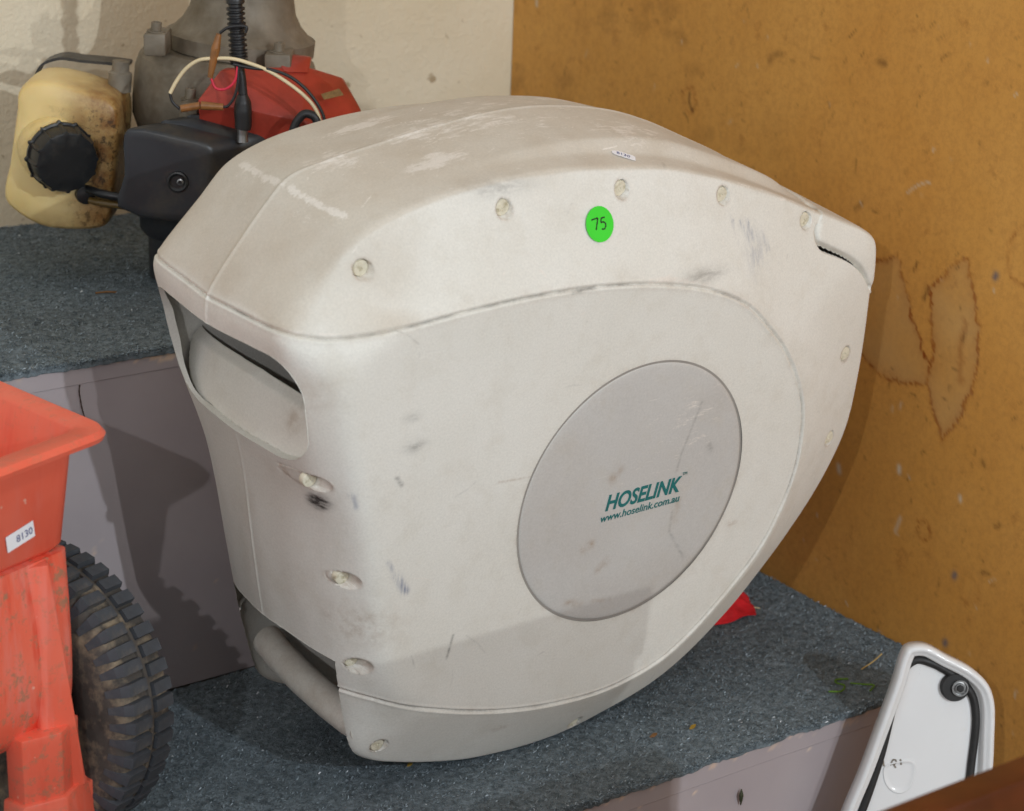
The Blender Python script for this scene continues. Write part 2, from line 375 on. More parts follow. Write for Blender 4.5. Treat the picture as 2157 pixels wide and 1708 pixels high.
chip_board('riser_panel', (.1, FY+.0007, FLOORZ+.001), (WOODX-.001, FY+.02, -.0289), lowst, [(1.345, -.034, .0032, .0022, 1), (1.20, -.031, .002, .0015, 1), (1.14, -.032, .0028, .0016, 1), (1.375, -.029, .002, .0012, .8), (1.255, -.045, .001, .001, .5)])
box('step_core', (.1, FY+.021, FLOORZ+.001), (WOODX-.001, RY+.02, -.006), M_floor, lowst, bevel=0)

def carpet(name, x0, x1, y0, y1, z, seed, label):
    rr = np.random.default_rng(seed); nx = int((x1-x0)/.004); ny = int((y1-y0)/.004)
    X, Y = np.meshgrid(np.linspace(x0, x1, nx), np.linspace(y0, y1, ny), indexing='ij'); P = np.stack([X.ravel(), Y.ravel()], 1)
    Z = z-.001+(vnoise(P, 40, seed+1)-.5)*.002+rr.normal(0, .0005, len(P))
    edge = (vnoise(P[:, :1]*np.ones((1, 2)), 70, seed+2, 4)-.5)*.0045
    f = np.exp(-(P[:, 1]-y0)/.01); V = np.stack([P[:, 0], P[:, 1]+edge*f+.001*f, Z-.0015*np.exp(-(P[:, 1]-y0)/.003)], 1)
    idx = np.arange(nx*ny).reshape(nx, ny); F = np.stack([idx[:-1, :-1], idx[1:, :-1], idx[1:, 1:], idx[:-1, 1:]], -1).reshape(-1, 4)
    front = V[idx[:, 0]]+np.array([0, .0015, -.0062]); n = len(V); V = np.vstack([V, front])
    k = np.arange(nx-1); F = np.vstack([F, np.stack([idx[:-1, 0], n+k, n+k+1, idx[1:, 0]], 1)])
    o = mesh(name, V, F, M_carpet); tag(o, kind='structure')
    # pile: short fibres
    N = 46000; px = rr.uniform(max(x0, .60), x1-.001, N); py = y0+(y1-y0)*rr.random(N); 
    ex = np.interp(px, V[idx[:, 0], 0], V[idx[:, 0], 1]); ne = 5000
    px[:ne] = rr.uniform(max(x0, .6), x1-.001, ne); py[:ne] = np.interp(px[:ne], V[idx[:, 0], 0], V[idx[:, 0], 1])+rr.normal(.0004, .0012, ne); py = np.maximum(py, np.interp(px, V[idx[:, 0], 0], V[idx[:, 0], 1])-.002)
    a = rr.uniform(0, 2*pi, N); L = rr.uniform(.0012, .0036, N); w = rr.uniform(.0003, .0006, N); h = rr.uniform(.0002, .0018, N)
    b = np.stack([px, py, z-.0006+(vnoise(np.stack([px, py], 1), 40, seed+1)-.5)*.002+rr.uniform(-.0002, .0006, N)], 1); b[:ne, 2] -= rr.uniform(0, .004, ne)
    dx = np.stack([np.cos(a), np.sin(a), np.zeros(N)], 1); dn = np.stack([-np.sin(a), np.cos(a), np.zeros(N)], 1); up_ = np.array([0, 0, 1.])
    v0 = b-dn*w[:, None]; v1 = b+dn*w[:, None]; v2 = b+dx*(L*.6)[:, None]+up_*h[:, None]+dn*(w*.8)[:, None]; v3 = b+dx*L[:, None]+up_*(h*.7)[:, None]-dn*(w*.5)[:, None]
    VV = np.stack([v0, v1, v2, v3], 1).reshape(-1, 3); FF = np.arange(4*N).reshape(N, 4)
    p = mesh('carpet_pile', VV, FF, M_fibre, o, False); p['kind'] = 'stuff'
    tone = np.clip(rr.random(N)*.9, 0, 1); hot = rr.random(N); tone[hot > .988] = .97; tone[hot > .9965] = 1.
    set_attr(p.data, 'tone', np.repeat(tone, 4)); return o
carpet('upper_carpet', .2, WOODX-.002, RY-.006, 2.225, UZ, 50, '')
carpet('lower_carpet', .1, WOODX-.002, FY-.006, RY+.001, 0., 60, '')

# ------------------------------------------------------------------ hose reel
# outlines of the moulded housing in its own plane (metres): shoulder, middle plane, edge of the flat flank
S_=[(-.2665,-.192),(-.2618,-.2095),(-.2550,-.2210),(-.238,-.232),(-.213,-.242),(-.175,-.255),(-.119,-.268),(-.035,-.274),(.022,-.267),(.108,-.242),(.18,-.192),(.217,-.156),(.263,-.099),(.289,-.055),(.305,-.008),(.307,.049),(.303,.121),(.302,.165),(.298,.184),(.280,.197),(.254,.208),(.212,.226),(.139,.256),(.035,.288),(-.029,.298),(-.118,.305),(-.208,.298),(-.258,.287),(-.288,.273),(-.312,.250),(-.351,.213),(-.360,.200),(-.351,.165),(-.339,.120),(-.328,.085),(-.305,.02),(-.287,-.08),(-.276,-.145)]
M_=[(-.285,-.195),(-.262,-.232),(-.225,-.250),(-.175,-.264),(-.119,-.276),(-.035,-.282),(.022,-.275),(.112,-.249),(.186,-.198),(.224,-.161),(.270,-.103),(.296,-.057),(.310,-.008),(.313,.049),(.309,.121),(.305,.165),(.299,.186),(.282,.198),(.255,.212),(.215,.231),(.18,.250),(.131,.272),(.088,.290),(.052,.302),(.017,.310),(-.017,.315),(-.057,.318),(-.103,.316),(-.183,.306),(-.25,.294),(-.290,.284),(-.306,.270),(-.362,.198),(-.366,.184),(-.357,.13),(-.332,.056),(-.318,-.031),(-.309,-.088),(-.299,-.143)]
P_=[(-.238,-.148),(-.2,-.172),(-.147,-.192),(-.103,-.204),(-.035,-.214),(.022,-.213),(.078,-.198),(.13,-.16),(.178,-.114),(.196,-.08),(.21,-.033),(.212,.01),(.205,.045),(.179,.094),(.143,.134),(.107,.163),(.063,.183),(.005,.198),(-.05,.207),(-.16,.211),(-.27,.205),(-.305,.196),(-.322,.17),(-.316,.13),(-.300,.07),(-.285,.01),(-.268,-.06),(-.258,-.11)]
WA,WB=.129,.0676;CEN=np.array([-.02,.01]);RD=.1296;DC=np.array([.0010,-.0016])
def radial(P,th):
    c=catmull(P,24)-CEN
    a=np.unwrap(np.arctan2(c[:,1],c[:,0]));r=np.hypot(c[:,0],c[:,1])
    if a[-1]<a[0]:a=a[::-1];r=r[::-1]
    o=np.argsort(a%(2*pi));a=(a%(2*pi))[o];r=r[o]
    return np.interp(th,np.r_[a-2*pi,a,a+2*pi],np.r_[r,r,r])
def gauss_c(x,sig):
    n=len(x);f=np.fft.rfftfreq(n)*n
    return np.fft.irfft(np.fft.rfft(x)*np.exp(-.5*(f*sig*2*pi/n)**2),n)
def surface(NS,NT):
    """near half: (NS,NT,3) array u,v,w"""
    th0=np.linspace(0,2*pi,4000,endpoint=False)
    rs=radial(S_,th0);p=np.stack([rs*np.cos(th0),rs*np.sin(th0)],1)
    seg=np.linalg.norm(np.roll(p,-1,0)-p,axis=1);cum=np.r_[0,np.cumsum(seg)]
    th=np.interp(np.arange(NS)/NS*cum[-1],cum,np.r_[th0,2*pi])
    rS=radial(S_,th);rM=radial(M_,th);rP=radial(P_,th)
    k=NS/1400
    rS=gauss_c(rS,2.2*k);rM=gauss_c(rM,2.2*k);rP=gauss_c(rP,10*k)
    d=np.stack([np.cos(th),np.sin(th)],1)
    # disc circle around O(0,0) as seen from CEN
    b=d@(DC-CEN);rC=b+np.sqrt(b*b-((DC-CEN)@(DC-CEN))+RD**2)
    us=CEN[0]+d[:,0]*rS;vs=CEN[1]+d[:,1]*rS
    top=sstep(.10,.2,vs)*sstep(-.20,.06,us)*(1-sstep(.17,.235,us))
    left=sstep(-.22,-.28,us)*sstep(.27,.2,vs)
    wS=.03+.010*sstep(.1,.25,vs);wM=WA+WB*(CEN[1]+d[:,1]*rM)
    z=np.zeros(NS)
    rPP=np.minimum(rP,rS-.012)
    cols=[(rC,z),(rPP,z),(rS,wS),(rS+(rM-rS)*.3-top*.002,wS+.022),(rS+(rM-rS)*.5+top*.006,wS+.034),(rM,wM)]
    cols+= [(cols[4][0],2*wM-cols[4][1])]
    A=np.stack([c[0] for c in cols],1);B=np.stack([c[1] for c in cols],1)
    # resample by arclength per s then smooth
    L=np.hypot(np.diff(A,axis=1),np.diff(B,axis=1));cum=np.concatenate([np.zeros((NS,1)),np.cumsum(L,1)],1)
    MT=420;out=np.empty((NS,NT,3))
    sig=.0026+.0085*left+.0015*sstep(-.15,-.27,us)*sstep(.1,.2,vs)
    for i in range(NS):
        tot=cum[i,-1];x=np.linspace(0,tot,MT);a=np.interp(x,cum[i],A[i]);bb=np.interp(x,cum[i],B[i])
        h=tot/MT;sg=sig[i]/h;kx=np.arange(-int(3*sg)-1,int(3*sg)+2);kk=np.exp(-.5*(kx/sg)**2);kk/=kk.sum();n=len(kx)//2
        ap=np.r_[2*a[0]-a[n:0:-1],a,2*a[-1]-a[-2:-n-2:-1]];bp=np.r_[2*bb[0]-bb[n:0:-1],bb,2*bb[-1]-bb[-2:-n-2:-1]]
        a2=np.convolve(ap,kk,'valid');b2=np.convolve(bp,kk,'valid')
        # cut at w=WM
        W0=wM[i];j=np.searchsorted(b2,W0);j=min(j,MT-1)
        f=(W0-b2[j-1])/(b2[j]-b2[j-1]);te=(j-1+f)/(MT-1)*tot
        t=np.linspace(0,te,NT);r=np.interp(t,x,a2);ww=np.interp(t,x,b2);ww[-1]=W0
        out[i,:,0]=CEN[0]+d[i,0]*r;out[i,:,1]=CEN[1]+d[i,1]*r;out[i,:,2]=ww
    return out
def normals(G):
    ds=np.roll(G,-1,0)-np.roll(G,1,0);dt=np.gradient(G,axis=1)
    n=np.cross(ds,dt);n/=np.linalg.norm(n,axis=2,keepdims=True)+1e-12
    return n

def mirror(G):
    nrm=np.array([0,-WB,1.])/np.sqrt(1+WB*WB);dist=(G-np.array([0,0,WA]))@nrm
    return G-2*dist[...,None]*nrm

KS = .98221
RO = Vector((1.14068, 1.38, .26552)); RU = Vector((.999629, .027224, 0)); RV = Vector((.003761, -.138085, .990413)); RN = Vector((.026963, -.990046, -.138136))
def mat_reel(name, base, hi, dustc):
    t = NT(name); P = t.coord()
    c = t.mix(t.ramp(t.noise(6, 5, .6), (.3, 0), (.7, 1)), base, hi)
    c = t.mix(t.math('MULTIPLY', t.ramp(t.noise(26, 4, .7), (.5, 0), (.72, 1)), .17), c, srgb(180, 168, 144))
    dn = t.ramp(t.noise(13, 4, .65), (.25, .55), (.7, 1.))
    c = t.mix(t.math('MULTIPLY', t.attr('dust'), dn), c, t.mix(t.noise(22, 3, .6), dustc, tuple(x*.86 for x in dustc[:3])+(1,)))
    # chalky scuffs: streaky threshold noise inside the scuff mask
    sn = t.noise(60, 4, .75, t.coord('Object', (.75, 3.2, 2.6)), .3)
    sm = t.ramp(t.math('ADD', t.math('MULTIPLY', t.attr('scuff'), .5), t.math('MULTIPLY', sn, .9)), (.72, 0), (.84, 1))
    c = t.mix(t.math('MULTIPLY', sm, .74), c, srgb(230, 223, 214))
    # fine random scratches
    for rot, sc in ((.5, 1), (-.7, 1.3)):
        s = t.ramp(t.noise(30*sc, 2, .6, t.coord('Object', (1, 22, 6), (0, 0, rot))), (.735, 0), (.76, 1))
        c = t.mix(t.math('MULTIPLY', s, .35), c, srgb(236, 231, 224))
    s = t.ramp(t.noise(17, 4, .7, t.coord('Object', (1, 9, 4), (0, 0, 1.1))), (.72, 0), (.80, 1)); c = t.mix(t.math('MULTIPLY', s, .3), c, srgb(150, 135, 112))
    c = t.mix(t.math('MULTIPLY', t.attr('brown'), t.ramp(t.noise(70, 5, .7), (.4, .1), (.65, 1))), c, srgb(150, 120, 88))
    bl = t.ramp(t.noise(140, 4, .7, t.coord('Object', (1.2, .18, 1))), (.40, .05), (.6, 1))
    c = t.mix(t.math('MULTIPLY', t.attr('blue'), bl), c, srgb(112, 122, 148))
    c = t.mix(t.math('MULTIPLY', t.attr('smudge_groove_shade'), t.ramp(t.noise(150, 4, .7, t.coord('Object', (.5, 1.6, .5))), (.35, .25), (.6, 1))), c, srgb(62, 58, 56))
    c = t.mix(1., c, t.ramp(t.noise(520, 2, .7), (.25, .90), (.75, 1.04)), 'MULTIPLY')
    t.put('Base Color', c); t.put('Specular IOR Level', .28)
    t.put('Roughness', t.math('ADD', t.ramp(t.noise(9, 4), (.3, .52), (.7, .66)), t.math('MULTIPLY', t.attr('dust'), .25)))
    t.bump(t.noise(420, 2, .6), .18, .0006)
    return t.m
M_reel = mat_reel('cream_plastic', srgb(221, 218, 209), srgb(229, 227, 220), srgb(204, 193, 177))
M_disc = mat_reel('grey_disc_plastic', srgb(193, 190, 186), srgb(202, 200, 196), srgb(186, 176, 166))
M_plug = simple('grubby_screw_cap', srgb(216, 209, 188), .6, .1, 200, dirt=srgb(150, 140, 104), dscale=180, damt=(.5, .75))
M_teal = simple('teal_print', srgb(22, 110, 110), .5, .1, 60)
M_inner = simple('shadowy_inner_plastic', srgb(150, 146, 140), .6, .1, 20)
M_green = simple('green_sticker', srgb(60, 214, 52), .5, .03, 30)
M_ink = simple('black_ink', srgb(22, 26, 26), .6, .1, 60)
M_label = simple('white_label', srgb(236, 236, 240), .55, .03, 40)
M_blueink = simple('blue_ink', srgb(104, 108, 142), .6, .2, 300)

GROOVE = np.array([(-.3637,.1936,.1404),(-.3613,.1977,.0986),(-.3595,.2013,.06),(-.3545,.2033,.0391),(-.3438,.202,.028),(-.3251,.2016,.0165),(-.3014,.2046,.0074),(-.2677,.2072,.0022),(-.2186,.2109,.001),(-.1619,.2134,.0012),(-.1038,.2128,.0012),(-.0524,.2092,.0011),(.0025,.201,.0012),(.0595,.1862,.0011),(.1033,.1663,.0008),(.1386,.1369,.0003),(.1738,.0973,.0002),(.1999,.0482,.0001),(.2066,.011,.0001),(.2058,-.0294,.0001),(.1912,-.0771,.0001),(.1728,-.1095,0),(.1267,-.1561,.0001),(.0739,-.1944,.0001),(.0182,-.2102,.0002),(-.0388,-.2107,.0002),(-.1069,-.2002,.0002),(-.1508,-.1884,.0003),(-.2047,-.1692,.0013),(-.2501,-.151,.0094),(-.2701,-.1461,.0254),(-.2777,-.146,.0382)])
SLOT = [(.19,.171),(.1373,.1713),(.1024,.1739),(.0754,.1765),(.0486,.177),(.0368,.1711),(.0295,.1599),(.0266,.1508),(.0266,.1334),(.0272,.1185),(.0298,.1026),(.0375,.0911),(.0508,.0808),(.0666,.0759),(.0947,.0738),(.1339,.0716),(.19,.0716)]
CAP = np.array([(.2260,.2250,.06),(.2150,.2130,.038),(.2112,.2073,.0326),(.2120,.2000,.030),(.2162,.1945,.029),(.2298,.1876,.0286),(.2524,.1776,.0282),(.2681,.1688,.0281),(.2854,.1545,.0293),(.299,.1378,.0311),(.303,.13,.05)])
SCREWS = [(-.2909,.2486,.0317),(-.1584,.2814,.0308),(-.0335,.2811,.0325),(.0878,.2587,.0341),(.1982,.2192,.035),(.2702,.0774,.0202),(.2682,-.0118,.0184),(-.0068,-.2600,.0272),(-.2371,-.2105,.0232),(-.2704,-.1142,.0166),(-.2893,-.0266,.0206),(-.3204,.0661,.0334)]
NOTCH = [(.036,-.1165),(.07,-.1130),(.093,-.1110),(.21,-.108),(.21,-.4),(.034,-.4),(.0346,-.2156)]
def near_pt(p, poly, closed=True):
    best = None; n = len(poly)
    for i in range(n if closed else n-1):
        a = np.array(poly[i]); b = np.array(poly[(i+1) % n]); t = np.clip((p-a)@(b-a)/((b-a)@(b-a)+1e-18), 0, 1); q = a+t*(b-a); d = np.hypot(*(p-q))
        if best is None or d < best[0]: best = (d, q)
    return best[1]
def smooth_poly(poly, n=5): return catmull(poly, n, False)
def reel_half(root, NS, NTT, near):
    G = surface(NS, NTT); N = normals(G)
    if N[0, NTT//10, 2] > 0: N = -N
    N = N.reshape(-1, 3); P = G.reshape(-1, 3).copy(); h = .00115*(1800/NS)
    nv = N[:, 1]; dust = sstep(.36, .68, nv+.22*(vnoise(P, 30, 41)-.5))
    # slot and handle opening: snap nearby vertices to the contour
    slot = smooth_poly(SLOT); WVp = P[:, [2, 1]]
    cand = (P[:, 0] < -.29) & (P[:, 1] > .04) & (P[:, 1] < .2) & (P[:, 2] > .015)
    inslot = np.zeros(len(P), bool); rim = np.zeros(len(P), bool)
    ci = np.where(cand)[0]; d = seg_dist(WVp[ci], slot, True, .004); inslot[ci] = inside(WVp[ci], slot)
    for i in ci[d < .62*h]:
        q = near_pt(WVp[i], slot); P[i, 2], P[i, 1] = q; rim[i] = True
    innot = np.zeros(len(P), bool); cn = np.where((P[:, 0] < -.185) & (P[:, 1] < -.09) & (P[:, 2] > .02))[0]; NP = np.array(NOTCH)
    d = seg_dist(WVp[cn], NP, True, .004); innot[cn] = inside(WVp[cn], NP); nrim = np.zeros(len(P), bool)
    for i in cn[d < .62*h]:
        q = near_pt(WVp[i], NP); P[i, 2], P[i, 1] = q; nrim[i] = True
    disp = np.zeros(len(P))
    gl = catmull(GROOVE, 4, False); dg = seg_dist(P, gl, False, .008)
    disp -= .0024*np.exp(-(dg/.00115)**2); disp += .0004*np.exp(-((dg-.003)/.0012)**2)
    if near:
        cl = catmull(CAP, 4, False); dc = seg_dist(P, cl, False, .012)
        wide = np.interp(P[:, 0], [.205, .2125, .22, .25, .29], [.0009, .0013, .0034, .0028, .0014])
        capin = inside(P[:, :2], np.vstack([CAP[:, :2], [(.36, .13), (.36, .26), (.226, .26)]])) & (P[:, 2] < .12)
        disp += np.where(capin, .0022*(1-np.exp(-(dc/.004)**2)), 0)
        disp -= .006*np.exp(-(dc/np.maximum(wide, .0008))**4)
    wmid = WA+WB*P[:, 1]; ds = np.abs(P[:, 2]-wmid)
    disp += np.where(ds < .004, .0012*np.exp(-(ds/.0016)**2)-.0004*np.exp(-(ds/.0005)**2), 0)
    disp += (vnoise(P, 22, 42)-.5)*.0012+(vnoise(P, 70, 43)-.5)*.0003
    P0 = P.copy(); P = P+N*disp[:, None]; WV2 = P0[:, [2, 1]]
    plugs = []
    if near:
        for (u0, v0, w0) in SCREWS:
            rr = .0082; dd = np.hypot(P0[:, 0]-u0, P0[:, 1]-v0); m = np.where((dd < rr+.004) & (np.abs(P0[:, 2]-w0) < .045))[0]
            ring = m[np.abs(dd[m]-rr) < .0016]; steep = abs(N[m[dd[m].argmin()], 2])
            wb = np.percentile(P0[ring, 2], 96) if steep > .6 else w0+.007
            for i in m:
                if abs(dd[i]-rr) < .6*h:
                    e = (P0[i, :2]-(u0, v0))/dd[i]; P[i, :2] = np.array((u0, v0))+e*rr
                elif dd[i] < rr: P[i, 2] = max(P[i, 2], wb+.0050)
            plugs.append((u0, v0, wb))
    # wear masks, and shade painted along the groove
    scuff = np.zeros(len(P)); blue = np.zeros(len(P)); brown = np.zeros(len(P)); smudge_groove_shade = np.zeros(len(P))
    def line(arr, pts, w, k): np.maximum(arr, k*np.exp(-(seg_dist(P0, np.array(pts, float), False, w*3)/w)**2), out=arr)
    def blob(arr, c, r_, k): np.maximum(arr, k*np.exp(-((np.linalg.norm((P0-np.array(c))/np.array(r_), axis=1))**2)), out=arr)
    line(scuff, [(-.2976,.2783,.1478),(-.2936,.2785,.1109),(-.2875,.2785,  .0693)], .0060, .98); blob(scuff, (-.2945,.266,.10), (.02, .013, .035), .72); line(scuff, [(-.299,.268,.147),(-.293,.27,.08)], .010, .62)
    blob(scuff, (-.2511,.294,.149), (.04, .03, .03), .82); blob(scuff, (-.1675,.308,.15), (.06, .03, .025), .86); blob(scuff, (-.18,.303,.092), (.06, .03, .018), .95)
    blob(scuff, (-.10,.312,.13), (.15, .04, .05), .66); blob(scuff, (.02,.31,.1), (.12, .04, .05), .6)
    line(scuff, [(-.118,.300,.04),(-.029,.295,.04),(.035,.285,.04),(.139,.254,.04),(.212,.224,.04)], .004, .6); line(scuff, [(-.014,.205,.0015),(.009,.204,.003),(.06,.19,.0027)], .007, .65)
    line(scuff, [(-.14,.245,.012),(-.125,.225,.006)], .003, .7); line(scuff, [(-.36,.2,.12),(-.356,.205,.04),(-.32,.204,.014)], .005, .55); dgs = np.exp(-((dg-.003)/.004)**2); scuff = np.maximum(scuff, .32*dgs)
    for k in range(16):
        u = .088+.050*random.random()**.8; t = random.random(); line(blue, [(u, .243-.02*t, .027), (u+.006, .243-.02*t-.012-.03*random.random(), .021)], .0012+.001*random.random(), .25+.5*random.random())
    line(blue, [(.118,.236,.028),(.117,.222,.026)], .0011, 1.); blob(blue, (.123,.205,.02), (.012, .018, .02), .35)
    line(blue, [(-.301,.0625,.006),(-.297,.052,.006)], .003, .55); line(blue, [(-.262,-.006,0),(-.254,-.020,0)], .0022, .6); line(blue, [(-.254,-.020,0),(-.242,-.039,0)], .0035, 1.)
    np.maximum(smudge_groove_shade, .95*np.exp(-(np.hypot((P0[:, 1]-.0465+.25*(P0[:, 2]-.035))/.0085, (P0[:, 2]-.035)/.0125))**4)*(P0[:, 0] < -.28), out=smudge_groove_shade); blob(smudge_groove_shade, (-.247,.099,0), (.010, .005, .02), .38); blob(smudge_groove_shade, (-.2528,.1263,0), (.008, .004, .02), .25); line(smudge_groove_shade, [(-.262,.073,0),(-.257,.066,0)], .0022, .4)
    blob(smudge_groove_shade, (.055,.2,.003), (.028, .006, .01), .38); blob(smudge_groove_shade, (-.16,.297,.035), (.03, .006, .02), .3); line(smudge_groove_shade, [(-.10,.2105,0),(-.075,.2115,0)], .0016, .6)
    line(smudge_groove_shade, [(-.186,-.098,0),(-.19,-.12,0)], .0013, .5); line(smudge_groove_shade, [(.112,-.056,0),(.104,-.07,0)], .0013, .5); line(brown, [(-.155,.045,0),(-.11,.042,0)], .0012, .5)
    blob(brown, (-.27,-.07,.02), (.03, .02, .03), .5); line(brown, [(-.298,.035,.03),(-.295,.01,.03)], .0025, .6); blob(brown, (.133,-.064,0), (.006, .003, .01), .9); blob(brown, (-.11,-.225,.01), (.010, .003, .02), .7); blob(brown, (-.33,.155,.03), (.02, .02, .02), .35)
    scuff *= (.62+.55*vnoise(P0, 120, 46))*(.72+.42*vnoise(P0, 45, 48))
    facet = sstep(-.215, -.285, P0[:, 0])*sstep(.203, .222, P0[:, 1])*sstep(.0, .02, P0[:, 2]); dust = np.maximum(dust, facet*(.45+.35*vnoise(P0, 45, 47)))
    light = np.zeros(len(P)); dark = np.zeros(len(P)); r2 = np.random.default_rng(5)
    for k in range(150 if near else 40):     # fine scratches, pale and dark
        u = r2.uniform(-.34, .29); v = r2.uniform(-.26, .30); a = r2.normal(.75, .5) if r2.random() < .7 else r2.uniform(0, 3.1); L = r2.uniform(.006, .05)*r2.random(); w_ = 0. if np.hypot(u, v) < .2 else .02
        pl = np.array([(u, v), (u+L*.5*cos(a), v+L*.5*sin(a)), (u+L*cos(a+.1), v+L*sin(a+.1))])
        arr = light if k % 4 else dark; near_side = P0[:, 2] < .05
        dd = seg_dist(P0[:, :2], pl, False, .003); np.maximum(arr, np.where(near_side, r2.uniform(.25, .8)*np.exp(-(dd/.00075)**2), 0), out=arr)
    for k in range(70):                       # and across the top
        u = r2.uniform(-.3, .2); w0_ = r2.uniform(.05, .14); L = r2.uniform(.004, .04)*r2.random(); a = r2.normal(.2, .35)
        pl = np.array([(u, w0_), (u+L*cos(a), w0_+L*sin(a))]); dd = seg_dist(P0[:, [0, 2]], pl, False, .003); np.maximum(light, np.where(P0[:, 1] > .22, r2.uniform(.3, .9)*np.exp(-(dd/.0008)**2), 0), out=light)
    smudge_groove_shade = np.maximum(np.minimum(smudge_groove_shade*1.25, 1.2), dark*.32); scuff = np.maximum(scuff, light*1.15)
    brown = np.maximum(brown, .55*np.exp(-((P0[:, 1]-.105)/.012)**2-((P0[:, 2]-.075)/.010)**2)*(P0[:, 0] < -.30))
    dust = np.maximum(dust, .25*sstep(-.29, -.33, P0[:, 0])*vnoise(P, 40, 44)); brown = np.maximum(brown, .30*np.exp(-(dg/.006)**2)*vnoise(P, 90, 45))
    smudge_groove_shade = np.maximum(smudge_groove_shade, .55*np.exp(-(dg/.0010)**2)*sstep(.25, .75, vnoise(P0, 70, 49)))  # groove shade put into the colour as a broken dark centre line
    if near:
        for (u0, v0, w0) in SCREWS:
            dd = np.hypot(P0[:, 0]-u0, P0[:, 1]-v0); mm = np.abs(P0[:, 2]-w0) < .04; brown = np.maximum(brown, np.where(mm, .75*np.exp(-((dd-.0078)/.0017)**2)*(.4+.6*vnoise(P0, 300, 50)), 0))
        dr_ = np.hypot(P0[:, 0]-DC[0], P0[:, 1]-DC[1])-RD; brown = np.maximum(brown, .45*np.exp(-np.clip(dr_, 0, 1)/.0025)*(P0[:, 2] < .01)*vnoise(P0, 60, 51))
    # faces and their parts
    idx = np.arange(NS*NTT).reshape(NS, NTT); nx = np.roll(idx, -1, 0)
    F = np.stack([idx[:, :-1], nx[:, :-1], nx[:, 1:], idx[:, 1:]], -1).reshape(-1, 4)
    fs = (inslot | rim)[F].all(1) & cand[F].all(1); fn = (innot | nrim)[F].all(1)
    fc = P0[F].mean(1)
    pan = inside(fc[:, :2], np.vstack([GROOVE[:, :2], [(-.5, -.146), (-.5, .1936)]])) & ((fc[:, 2] < .06) | (fc[:, 0] < -.25))
    cap = capin[F].all(1) if near else np.zeros(len(F), bool)
    out = P if near else mirror(P); sc = np.array([1, 1, -1])*KS
    def emit(name, mask, V, flip):
        f = F[mask]; ids, inv = np.unique(f, return_inverse=True); f = inv.reshape(-1, 4)
        if flip: f = f[:, ::-1]
        o = mesh(name, V[ids]*sc, np.ascontiguousarray(f), M_reel, root)
        for n, a in (('dust', dust), ('scuff', scuff), ('blue', blue if near else blue*0), ('brown', brown if near else brown*.3), ('smudge_groove_shade', smudge_groove_shade if near else smudge_groove_shade*0)): set_attr(o.data, n, a[ids])
        return o
    # orientation: want outward normals in (u,v,-w)
    f0 = F[np.where(pan & ~fs & ~fn)[0][100]]; a, b, c = (out[f0[k]]*sc for k in (0, 1, 2)); nn = np.cross(b-a, c-a); want = N[f0[0]]*np.array([1, 1, -1 if near else 1]); flip = nn@want < 0
    solid = ~fs & ~fn
    if near:
        slit = (dc < wide*.62)[F].all(1) & (fc[:, 0] > .2125) & (fc[:, 1] < .2); solid &= ~slit
    emit('side_panel', pan & solid, out, flip); emit('outer_band', ~pan & ~cap & solid, out, flip)
    if near: emit('corner_cap', cap & solid, out, flip)
    # outlet tray: the slot faces set back into the housing
    v = P0[:, 1]; dep = .006+.032*np.clip((v-.072)/.050, 0, 1.1)+.006*sstep(.113, .121, v)
    T = P0+dep[:, None]*np.array([1., 0, 0]); T[:, 1] = np.minimum(T[:, 1], .1205); T[:, 2] = wmid-(wmid-T[:, 2])*(1. if near else 1.22); T = T if near else mirror(T)
    emit('outlet_tray', fs & (fc[:, 1] < .1225), T, flip)
    # wall around the slot and around the handle opening
    for name, poly, cs, dv, thick in (('outlet_rim', slot, ci, np.array([1., 0, .0]), .014), ('handle_rim', NP, cn, np.array([1., .2, 0]), .010)):
        pl = np.array(poly); seg = np.linalg.norm(np.diff(pl, axis=0), axis=1); cum = np.r_[0, np.cumsum(seg)]; tt = np.arange(0, cum[-1], .0012)
        pl = np.stack([np.interp(tt, cum, pl[:, 0]), np.interp(tt, cum, pl[:, 1])], 1); wm = WA+WB*pl[:, 1]; pl = pl[(pl[:, 0] < wm+.0015) & (pl[:, 1] > -.215) & ((name == 'outlet_rim') | (pl[:, 1] > -.1312))]
        uu = np.array([P[cs[np.argpartition(((WV2[cs]-q)**2).sum(1), 3)[:3]], 0].mean() for q in pl]); k5 = np.ones(5)/5; uu = np.convolve(np.r_[uu[:1], uu[:1], uu, uu[-1:], uu[-1:]], k5, 'valid')
        A = np.stack([uu-.0002, pl[:, 1], pl[:, 0]], 1); th_ = (.0065+.032*np.clip((pl[:, 1]-.072)/.050, 0, 1.)-.020*sstep(.145, .172, pl[:, 1]))[:, None]*(1. if near else np.interp(pl[:, 0], [.03, .05, .09], [.2, .3, 1.])[:, None]) if name == 'outlet_rim' else thick
        B = A+dv*th_; B[:, 2] += .0015
        if not near: A = mirror(A); B = mirror(B)
        n = len(A); k = np.arange(n-1); k = k[np.linalg.norm(A[1:]-A[:-1], axis=1) < .008]
        o = mesh(name, np.vstack([A, B])*sc, np.stack([k, k+1, n+k+1, n+k], 1), M_reel, root)
    return plugs
reel = empty('hose_reel', mat=Matrix(((RU.x, RV.x, RN.x, RO.x), (RU.y, RV.y, RN.y, RO.y), (RU.z, RV.z, RN.z, RO.z), (0, 0, 0, 1))))
tag(reel, 'large weathered cream plastic hose reel housing with round grey side disc', 'hose reel')
plugs = reel_half(reel, 1800, 300, True); reel_half(reel, 1400, 170, False)
for (u, v, w) in plugs:
    lathe('screw_cap', [(.0001, .0004), (.0009, .0004), (.0012, .0013), (.0045, .0013), (.0062, .0010), (.0068, .0002), (.0069, -.0045)], M_plug, reel, 20, (u*KS, v*KS, -w*KS+.0002), (0, 0, 1))
